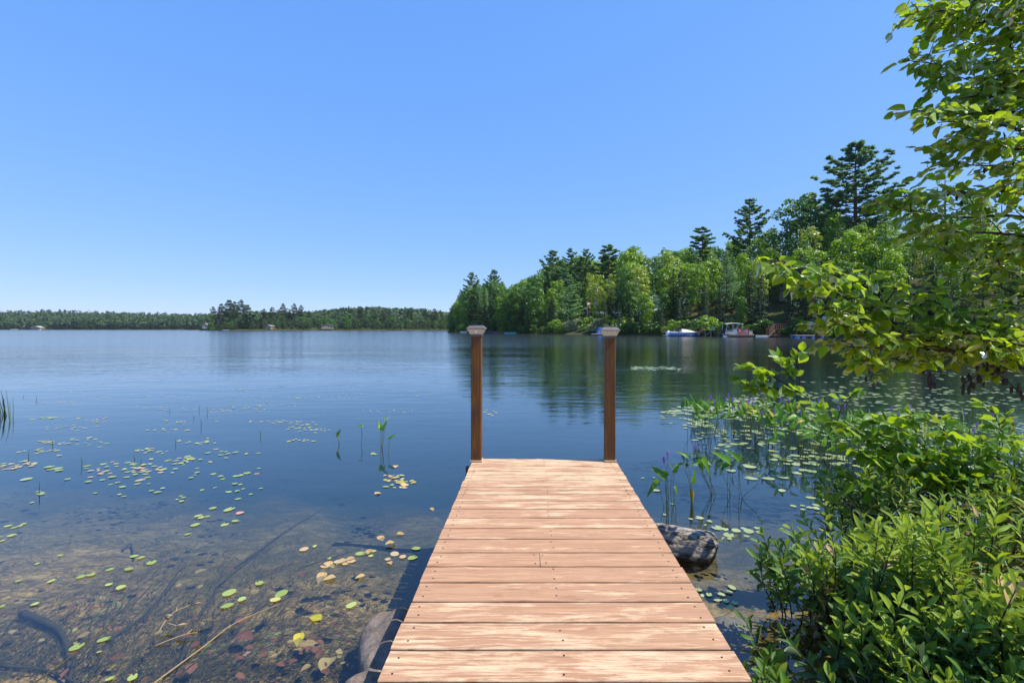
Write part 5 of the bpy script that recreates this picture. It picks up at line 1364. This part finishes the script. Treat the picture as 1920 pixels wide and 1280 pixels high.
# thin grassy stems among the pads on the right
tg = thing('sedge_tuft', 'thin upright sedge stems among the lily pads at the right', 'sedge', tuple(Wt(1800, 860)), group='sedge stems')
mb = MB(); o0 = Vector(tg.location)
for i in range(46):
    bx = rt.choice([rt.uniform(1740, 1915), rt.uniform(1780, 1840), rt.uniform(1470, 1620)]); by = rt.uniform(770, 880); a = Wt(bx, by); h = rt.uniform(.15, .4)
    mb.tube([a - o0 - Vector((0, 0, .1)), a - o0 + Vector((rt.gauss(0, .02), 0, h * .5)), a - o0 + Vector((rt.gauss(0, .05), 0, h))], [.0035, .0025, .0008], 4, False)
mb.build('blades', 'reed_blade', tg)['kind'] = 'stuff'
# short emergent stalks scattered over the left water
for i, (bx, by, h) in enumerate([(68, 750, .2), (44, 745, .1), (373, 770, .2), (388, 775, .2), (363, 785, .15), (377, 800, .22), (329, 833, .14), (153, 873, .2), (98, 835, .18), (53, 860, .2), (264, 872, .14), (252, 860, .1), (73, 925, .2), (488, 818, .16), (318, 772, .12)]):
    h *= .55; a = Wt(bx, by); mb = MB(); mb.tube([(0, 0, -.2), (.004, 0, h * .5), (rt.uniform(-.02, .02), 0, h)], [.003, .003, .0012], 4); o = mb.build('water_stalk', 'reed_blade'); o.location = a
    tag(o, f'short dark stalk poking out of the water left of the dock, {"far out" if by < 800 else "in the middle distance" if by < 850 else "nearer the shore"}', 'stalk', 'stalks poking out of the left water')

# ------------------------------------------------------------------ lily pads
def pad_mesh(name, notch, seed, mat):
    r = np.random.default_rng(seed); n = 16; V = [(0, 0, .002)]; F = []
    for i in range(n):
        a = 2 * PI * i / n; rad = 1 + r.normal(0, .03)
        if notch and i == 0: rad = .25
        V.append((math.cos(a) * rad * .5, math.sin(a) * rad * .5, .002 + .012 * max(0, math.sin(a * 2 + seed)) + abs(r.normal(0, .004))))
    for i in range(n): F.append((0, 1 + i, 1 + (i + 1) % n))
    return mesh_np(name, V, F, [mat], True)
PADM = {m: [pad_mesh('lily_pad', s_ % 2, s_, m) for s_ in range(4)] for m in ('pad_green', 'pad_yellow', 'pad_tan', 'pad_pale', 'pad_pink')}
padrng = np.random.default_rng(17)
allpads = []     # x, y, w, aspect, rot, mat, side
def addpad(p, w, mat, side, asp=None):
    w = w * .8
    allpads.append((p.x, p.y, w, asp if asp else float(padrng.uniform(.62, .95)), float(padrng.uniform(0, 3.14)), mat, side))
c7 = [(58,97,55),(105,108,50),(140,98,50),(170,82,50),(88,166,70),(18,203,45),(8,175,25),(435,310,40),(268,368,45),(135,492,50),(368,494,65),(587,461,80),(655,449,65),(787,411,62),(927,409,75),(967,314,72),(1013,327,65),(1090,361,88),(787,517,62),(1405,90,80),(1618,87,75),(1695,63,70),(1352,157,60),(1430,25,70),(1448,38,60),(1495,30,45),(250,661,60),(552,966,120),(752,914,105),(716,1005,45),(797,1195,80),(955,1190,100),(1650,577,118),(1742,626,80),(1634,674,105),(1868,510,85),(15,675,45),(870,540,85)]
for a, b, w in c7:
    p = Wt(a / 3.84, 960 + b / 3.84, .004); addpad(p, w / 3.84 / FPX * p.y, 'pad_green', 'near')
for a, b, w, m in [(110,608,140,'pad_green'),(65,655,95,'pad_yellow'),(635,695,110,'pad_green'),(360,255,55,'pad_green'),(705,310,95,'pad_green'),(1120,270,90,'pad_green'),(1095,338,100,'pad_green'),(280,278,85,'pad_tan'),(440,400,90,'pad_tan'),(540,370,90,'pad_tan'),(635,365,80,'pad_tan'),(960,310,100,'pad_tan'),(910,350,60,'pad_tan'),(1020,335,70,'pad_tan'),(800,290,60,'pad_green'),(590,385,60,'pad_tan'),(470,345,45,'pad_green'),(780,325,50,'pad_green')]:
    p = Wt(500 + a / 4, 960 + b / 4, .004); addpad(p, w / 4 / FPX * p.y, m, 'near')
c8 = [(188,760,95),(290,860,70),(275,848,40),(300,868,50),(230,928,35),(485,760,50),(635,778,55),(740,765,55),(797,797,42),(850,784,50),(685,860,47),(882,815,60),(808,744,65),(860,870,35),(890,883,42),(1090,842,45),(1137,853,60),(1172,825,40),(1375,750,45),(1420,680,35),(1405,730,35),(1420,712,45),(1455,836,45),(1548,820,38),(1645,850,60),(1708,845,50),(1750,828,35),(1690,793,50),(1730,798,40),(1805,867,38),(1877,825,35),(1715,900,60),(1303,881,35),(1275,905,35),(1320,893,40),(1308,918,50),(1532,968,62),(1650,978,110),(1727,1003,-70),(1535,722,50),(1587,738,50),(1605,757,40),(1700,737,60),(1735,730,60),(1780,715,70),(1850,720,-50),(1863,682,35),(355,672,80),(410,682,80),(425,697,60),(360,690,60),(625,665,60),(975,725,60),(1010,765,-90),(910,745,50),(990,793,50),(1070,793,35),(1060,748,55),(1050,722,55),(840,667,40),(655,745,-50),(745,650,60),(1170,690,70),(1265,685,50),(1320,655,30),(1255,650,50),(1300,645,60)]
for a, b, w in c8:
    p = Wt(a / 3.84, 700 + b / 3.84, .004); addpad(p, abs(w) / 3.84 / FPX * p.y, 'pad_green' if w > 0 else 'pad_pink' if a > 1600 else 'pad_tan', 'left')
c2 = [(843,648,90),(985,620,110),(960,606,80),(990,705,120),(1125,708,115),(1235,700,95),(1335,665,85),(1225,796,85),(1545,868,60),(1440,850,90),(1310,912,65),(1380,910,50),(1382,938,50),(1430,925,60),(1480,905,70),(1540,900,80),(1585,915,60),(1480,930,80),(410,898,60),(345,978,45),(540,1010,45),(605,1003,80),(680,1027,60),(650,1055,40),(800,1085,70),(740,1075,110),(880,1095,90),(975,1100,110),(940,1080,60),(1038,1076,60),(1055,1110,60),(960,1140,55),(830,1158,45),(825,1130,110),(1225,1088,50),(1265,1112,40),(1500,795,60),(275,795,90),(180,703,40),(265,700,25)]
for a, b, w in c2:
    p = Wt(1160 + a / 4, 720 + b / 4, .004); addpad(p, w / 4 / FPX * p.y, 'pad_pale', 'right')
c4 = [(565,620,65),(590,662,50),(637,655,70),(725,655,68),(800,605,85),(780,640,60),(700,690,90),(760,700,70),(820,715,70),(787,745,88),(1130,400,60),(1190,400,60),(1165,382,50),(945,760,50)]
for a, b, w in c4:
    p = Wt(1160 + a / 3.764, 940 + b / 3.764, .004); addpad(p, w / 3.764 / FPX * p.y, 'pad_pale', 'dockside')
# drifts on the left
for cx_, cy_, n, sx_, sy_, tan in [(75,845,14,28,2.5,.4),(95,830,14,25,2,.4),(20,875,16,25,3,.7),(45,868,12,30,2,.5),(110,755,10,30,1.5,.4),(180,785,18,40,2.5,.6),(120,800,14,35,2.5,.6),(90,783,18,22,1.6,.1),(300,765,12,40,2,.4),(400,770,16,45,3,.5),(330,790,12,30,2,.3),(310,805,10,25,2,.1),(285,845,16,25,2.5,.05),(265,880,22,30,3,.7),(190,885,10,20,4,.7),(240,870,10,30,3,.3),(350,858,10,20,1.6,.1),(460,765,16,35,3,.3),(500,760,14,35,3,.3),(440,730,16,50,1.8,.1),(560,800,16,28,2.5,.5),(600,805,16,24,2.2,.1),(555,790,12,20,2,.6),(560,745,8,25,1.6,.1),(640,740,8,28,1.4,.1),(420,850,10,45,4,.05),(370,830,12,30,3,.1),(490,790,10,25,2,.5),(340,862,12,40,2.5,.1),(200,745,10,40,1.5,.3),(100,735,8,50,1.2,.3),
                                (430,745,14,60,2,.2),(270,742,10,60,1.5,.3),(180,830,10,40,3,.1),(560,825,10,18,1.5,.05),(700,770,6,18,1.3,.1),(740,770,6,18,1.2,.2),(795,740,5,16,1.2,.4),(165,822,8,20,2,.05),(690,850,5,12,2,.1),(742,898,14,16,5,.6),(745,906,10,12,4,.2)]:
    for i in range(n):
        p = Wt(cx_ + padrng.normal() * sx_ * .7, max(cy_ + padrng.normal() * sy_, 722), .004)
        m = 'pad_tan' if padrng.random() < tan else ('pad_yellow' if padrng.random() < .35 else 'pad_green')
        addpad(p, float(padrng.uniform(.05, .09)), m, 'drift', float(padrng.uniform(.45, .8)))
for a, b, w, m in [(910, 772, .12, 'pad_green'), (917, 776, .10, 'pad_yellow'), (923, 779, .09, 'pad_tan'), (930, 773, .07, 'pad_yellow'), (912, 768, .09, 'pad_green'), (926, 770, .06, 'pad_green')]:
    addpad(Wt(a, b, .004), w, m, 'post')
# dense field on the right: x and y in the world, patchy
def field(n, pyr, pxr, wr, thr, mat='pad_pale', seed=3):
    r = np.random.default_rng(seed); k = 0
    while k < n:
        py = r.uniform(*pyr); px = r.uniform(*pxr); d = FPX * CAMZ / (py - HY); x = (px - CX) / FPX * d
        lim = np.interp(py, [690, 720, 745, 770, 800, 840, 880], [1620, 1500, 1400, 1230, 1290, 1330, 1480])
        if px < lim + r.normal() * 14: continue
        if r.random() > (d / 14) ** 1.3 + .12: continue
        if vnoise(np.array(x), np.array(d), .9, 21) * .6 + vnoise(np.array(x), np.array(d), .3, 22) * .5 < thr: continue
        allpads.append((x, d, float(r.uniform(*wr)), float(r.uniform(.7, .97)), float(r.uniform(0, 3.14)), mat if r.random() < .85 else 'pad_green', 'field')); k += 1
field(1050, (735, 885), (1230, 1990), (.06, .115), -.28)
field(160, (690, 745), (1300, 1990), (.10, .16), -.1, seed=5)
field(140, (745, 800), (1200, 1420), (.09, .15), -.2, seed=9)
r_ = np.random.default_rng(77)
for i in range(115):
    px = r_.uniform(1184, 1276); py = 690 + r_.normal() * 1.7 + (.6 if px > 1250 else 0)
    p = Wt(px, py, .004); allpads.append((p.x, p.y, .14, .85, float(r_.uniform(0, 3)), 'pad_pale', 'patch'))
def shown(q): return q[2] / q[1] * (1 if q[6] in ('near', 'left', 'right', 'dockside', 'post') else .8 if q[6] == 'drift' else .55) * (1 if 0 < CX + q[0] / q[1] * FPX < 1920 else 0)
allpads.sort(key=shown, reverse=True)
colname = dict(pad_green='green', pad_yellow='yellowish', pad_tan='tan', pad_pale='pale green', pad_pink='pinkish')
PADREST = []
for i, q in enumerate(allpads):
    x, y, w, asp, rot, mat, side = q
    if i >= 300: PADREST.append(q); continue
    o = obj('lily_pad', PADM[mat][i % 4], None, (x, y, .003 + (i % 7) * .0006)); o.scale = (w, w * asp, .12); o.rotation_euler = (0, 0, rot)
    px = CX + x / y * FPX; py = HY + FPX * CAMZ / y
    sz = 'small' if w < .065 else 'large' if w > .1 else 'medium'
    if side in ('dockside',): wh = "in the cluster touching the dock's right edge"
    elif side == 'post': wh = 'floating just right of the left post'
    elif px > 1160: wh = ('behind the driftwood log' if py > 970 else 'among the front pickerelweed' if px < 1420 and py > 860 else 'beyond the front pickerelweed, at left' if px < 1420 else 'in open water left of the bush' if py > 860 and px < 1560 else 'in the rear pickerelweed bed' if px < 1530 else 'under the arching alder branch' if px < 1700 else 'near the right edge')
    else:
        hor = 'far left' if px < 80 else 'left' if px < 180 else 'centre left' if px < 280 else 'centre' if px < 380 else 'centre right' if px < 480 else 'right' if px < 600 else 'dock end'
        ver = 'close to the shore' if py > 1100 else 'over the weedy shallows' if py > 1020 else 'beyond the shallows' if py > 960 else 'in mid water' if py > 900 else 'in the scattered pads' if py > 870 else 'in the farther scattered pads' if py > 840 else 'in a distant drift'
        wh = f'{ver}, {hor} of the left water'
    tag(o, f'{sz} {"round" if asp > .8 else "oval"} {colname[mat]} lily pad {wh}', 'lily pad', 'lily pads floating on the lake')
def pads_mass(name, L, label):
    n = 10; V = []; F = []; RN = []; MI = []; mats = ['pad_green', 'pad_yellow', 'pad_tan', 'pad_pale', 'pad_pink']
    r = np.random.default_rng(4)
    for i, (x, y, w, asp, rot, mat, side) in enumerate(L):
        a = np.arange(n) * 2 * PI / n; rad = .5 * (1 + r.normal(0, .04, n)); u = np.cos(a) * rad * w; v = np.sin(a) * rad * w * asp
        c, s_ = math.cos(rot), math.sin(rot); o = len(V)
        tl = r.normal(0, .03, 2); zz = .003 + (i % 9) * .0005
        V.append((x, y, zz + .001)); V += [(x + c * p_ - s_ * q_, y + s_ * p_ + c * q_, zz + max(0, tl[0] * p_ + tl[1] * q_)) for p_, q_ in zip(u, v)]
        F += [(o, o + 1 + k, o + 1 + (k + 1) % n) for k in range(n)]; RN += [r.random()] * (n + 1); MI += [mats.index(mat)] * n
    o = obj(name, mesh_np(name, V, F, mats, True, rnd=RN, mi=MI)); tag(o, label, 'lily pads', kind='stuff')
pads_mass('lily_pad_field', [q for q in PADREST if q[6] in ('field', 'patch', 'right')], 'dense field of pale lily pads on the water at the right')
pads_mass('lily_pad_drift', [q for q in PADREST if q[6] not in ('field', 'patch', 'right')], 'loose drifts of small yellow-green and tan pads far out on the left water')

# ------------------------------------------------------------------ sunken and floating leaves, sticks, weed on the bottom
def flat_leaf(px, py, w, mat, label, z=None, tilt=.15, shape='alder', cat='leaf', group='fallen leaves in the shallows', fl=False):
    zz = .006 if fl else None
    p = Wt(px, py, 0)
    if not fl:
        zb = float(bed_z(np.array(p.x), np.array(p.y))) * .75; p = Wt(px, py, zb); p.z = zb + .02
    else: p.z = .006
    r = random.Random(int(px * 3 + py)); L = w / FPX * p.y * (.85 if fl else .6)
    o = obj('fallen_leaf', shape_mesh(shape, r.randrange(len(SHAPES[shape])), mat), None, p); o.scale = (L, L * 1.1, L * .6); o.rotation_euler = (r.uniform(-tilt, tilt), r.uniform(-tilt, tilt), r.uniform(0, 6.28))
    return tag(o, label, cat, group)
flat_leaf(603, 1162, 30, 'yellow_leaf', 'bright yellow-green floating leaf left of the dock rocks', fl=True); flat_leaf(562, 1188, 34, 'yellow_leaf', 'yellow leaf tip poking out of the water, lower left of the bright yellow-green one', fl=True, tilt=.3)
flat_leaf(228, 1238, 36, 'brown_leaf', 'large rust-red sunken leaf in the bottom left shallows'); flat_leaf(361, 1212, 32, 'brown_leaf', 'rust-red sunken leaf beside the long pale stick')
flat_leaf(360, 1250, 42, 'brown_leaf', 'long rust-red sunken leaf under the long pale stick'); flat_leaf(445, 1195, 60, 'brown_leaf', 'wide brown sunken leaf right of the long pale stick')
flat_leaf(336, 1275, 34, 'brown_leaf', 'dark red sunken leaf at the bottom edge'); flat_leaf(560, 1215, 60, 'tan_leaf', 'big mottled sunken leaf between the yellow leaves and the dock rocks'); flat_leaf(620, 1240, 70, 'tan_leaf', 'big brown-edged sunken leaf touching the dark stone')
flat_leaf(440, 1170, 36, 'brown_leaf', 'small brown sunken leaf right of the dry twig')
for i, (a, b, w, m) in enumerate([(742,873,16,'tan_leaf'),(736,892,20,'tan_leaf'),(748,902,20,'yellow_leaf'),(760,907,22,'tan_leaf'),(781,904,14,'yellow_leaf'),(722,902,12,'yellow_leaf'),(610,1055,30,'tan_leaf'),(608,1074,32,'tan_leaf'),(630,1083,30,'tan_leaf'),(685,1080,22,'tan_leaf'),(728,1055,18,'tan_leaf'),(743,1002,18,'tan_leaf'),(740,1018,24,'tan_leaf'),(712,1005,22,'tan_leaf'),(807,953,14,'tan_leaf'),(702,927,18,'tan_leaf'),(690,1040,22,'tan_leaf'),(650,1050,26,'tan_leaf'),(665,1046,24,'tan_leaf')]):
    flat_leaf(a, b, w, m, f'{"yellow" if m[0]=="y" else "tan"} leaf {"beside the dock end, left of the left post" if b < 960 else "in the patch of fallen leaves left of the dock"}', fl=True, group='fallen leaves left of the dock')
rl = random.Random(12)
for i in range(60):
    px = rl.uniform(20, 700) if i < 32 else rl.uniform(440, 690); py = rl.uniform(1060, 1276) if i < 32 else rl.uniform(1190, 1278)
    flat_leaf(px, py, rl.uniform(14, 34), rl.choice(['brown_leaf', 'tan_leaf', 'brown_leaf']), f'sunken brown leaf on the lake bottom, {"bottom left corner" if px < 250 else "left foreground" if px < 480 else "near the dock rocks"}', group='sunken leaves on the lake bottom')
def stick(pts, r0, mat, label, cat='stick', name='stick', onbed=False, zz=0.01, group=None):
    q = []
    for a, b in pts:
        p = Wt(a, b, 0)
        if onbed:
            zb = float(bed_z(np.array(p.x), np.array(p.y))); p = Wt(a, b, zb * .8); p.z = float(bed_z(np.array(p.x), np.array(p.y))) + r0 * .8 + .012
        else: p.z = zz
        q.append(p)
    c = q[0].copy(); mb = MB(); qq = smooth_poly([p - c for p in q], 4); N = len(qq); mb.tube(qq, [r0 * (1 - .55 * i / N) for i in range(N)], 6)
    o = mb.build(name, mat, None, True); o.location = c; return tag(o, label, cat, group)
stick([(50, 1290), (140, 1225), (215, 1160)], .004, 'sunken_wood', 'thin brown stick lying at the water surface in the bottom left', zz=.0)
stick([(285, 1285), (380, 1215), (440, 1170), (520, 1135)], .0035, 'dry_twig', 'long pale stick lying across the bottom left shallows', zz=.006)
t = stick([(42, 1140), (75, 1155), (110, 1175), (125, 1210), (130, 1245)], .022, 'sunken_wood', 'thick curved sunken branch at the bottom left', onbed=True, name='sunken_branch', cat='branch')
for i, pts in enumerate([[(0, 1232), (60, 1200), (110, 1175)], [(130, 1265), (150, 1180)], [(200, 1195), (270, 1140), (325, 1075), (340, 1060)], [(330, 1275), (345, 1200), (365, 1145), (410, 1075)], [(340, 1180), (400, 1100), (415, 1070), (500, 1000)], [(440, 1040), (540, 970), (600, 925)], [(0, 1245), (90, 1252), (170, 1282)], [(230, 1010), (245, 1000), (252, 1025)], [(560, 1040), (640, 1010), (700, 985)], [(270, 1150), (330, 1060), (350, 1040)]]):
    stick(pts, (.006, .009, .008, .010, .007, .007, .009, .01, .004, .006)[i], 'sunken_wood', ('thin dark sunken twig near the left edge', 'short straight sunken stick at the bottom left', 'long slanting sunken stick in the left shallows', 'forked-looking dark sunken stick under the dry twig', 'thin sunken stick right of the dry twig', 'long straight sunken stick pointing to the dock end', 'sunken stick along the bottom left edge', 'small hooked sunken twig in the deeper left shallows', 'thin sunken stick in the deeper water left of the dock', 'short sunken twig beside the long slanting stick')[i], onbed=True, name='sunken_stick')
tw = thing('dry_twig', 'pale dry twig with curled brown leaves standing out of the water at the bottom left', 'twig', tuple(Wt(288, 1212)))
mb = MB(); o0 = Vector(tw.location)
def tp(px, py, zz): p = Wt(px, py, zz); return p - o0
for path in ([(287, 1210, -.05), (300, 1180, .02), (313, 1160, .04), (330, 1145, .05), (358, 1133, .05)], [(313, 1160, .04), (308, 1155, .06)], [(330, 1145, .05), (332, 1138, .06)], [(313, 1168, .03), (330, 1172, .03)], [(287, 1212, 0), (320, 1198, .015), (350, 1188, .02), (370, 1185, .02)], [(350, 1188, .02), (362, 1178, .03)]):
    q = smooth_poly([tp(*a) for a in path], 3); mb.tube(q, [.0035 * (1 - .5 * i / len(q)) for i in range(len(q))], 5)
mb.build('stem', 'dry_twig', tw, True)
for a, b, zz, L in ((352, 1140, .06, .05), (364, 1172, .05, .04), (330, 1176, .03, .035), (306, 1156, .06, .03)):
    q = tp(a, b, zz); o = obj('dry_leaf', shape_mesh('alder', 1, 'tan_leaf'), tw, q); o.scale = (L * 1.3, L * .8, L * 1.2); o.rotation_euler = (rl.uniform(-1, 1), rl.uniform(-.8, 0), rl.uniform(-.4, .8))
# weed on the bottom: trailing strands
def weeds():
    r = np.random.default_rng(8); n = 9000; V = []; F = []; RN = []
    px = r.uniform(-60, 800, n); py = 960 + (1290 - 960) * r.random(n) ** .7
    V = np.zeros((n, 8, 3)); 
    d = FPX * CAMZ / (py - HY); x = (px - CX) / FPX * d * 1.1; y = d * 1.1
    ok = (x < -.55) | (y > 4.3); x, y = x[ok], y[ok]; n = len(x)
    z = bed_z(x, y); a = .9 + r.normal(0, .55, n) + .6 * np.sin(x * 2) ; L = r.uniform(.03, .13, n); w = r.uniform(.0012, .004, n)
    up = r.uniform(.05, .5, n)
    V = np.zeros((n, 8, 3)); c, s_ = np.cos(a), np.sin(a); cv = r.normal(0, .25, n)
    for k in range(4):
        t = k / 3; xx = x + c * L * t - s_ * cv * L * t * t; yy = y + s_ * L * t + c * cv * L * t * t; zz = z + .004 + up * L * (t - .55 * t * t)
        ww = w * (1 - .7 * t)
        V[:, 2 * k, 0] = xx - s_ * ww; V[:, 2 * k, 1] = yy + c * ww; V[:, 2 * k, 2] = zz
        V[:, 2 * k + 1, 0] = xx + s_ * ww; V[:, 2 * k + 1, 1] = yy - c * ww; V[:, 2 * k + 1, 2] = zz + ww * .5
    F = np.concatenate([(np.arange(n) * 8)[:, None] + np.array(f)[None] for f in ((0, 1, 3, 2), (2, 3, 5, 4), (4, 5, 7, 6))])
    o = obj('water_weed', mesh_np('water_weed', V.reshape(-1, 3), F, ['weed_strand'], rnd=np.repeat(r.uniform(0, 1, n), 8))); tag(o, 'brown-green weed strands trailing over the shallow lake bottom', 'water weed', kind='stuff')
leafmat('weed_strand', (.05, .045, .018), (.19, .15, .08), (.06, .07, .02), .15, .0, .6)
weeds()

# ------------------------------------------------------------------ thin summer haze over the lake
m, nt, out = newmat('haze_air')
pv = nt.nodes.new('ShaderNodeVolumePrincipled'); pv.inputs['Color'].default_value = (.80, .90, 1, 1); pv.inputs['Density'].default_value = .00008; pv.inputs['Anisotropy'].default_value = .2
nt.links.new(pv.outputs[0], out.inputs['Volume']); M['haze_air'] = m
hz = MB().box((-600, 2300, 35), (4300, 5000, 86)).build('haze', 'haze_air'); tag(hz, 'thin blue summer haze over the lake', 'haze', kind='stuff')
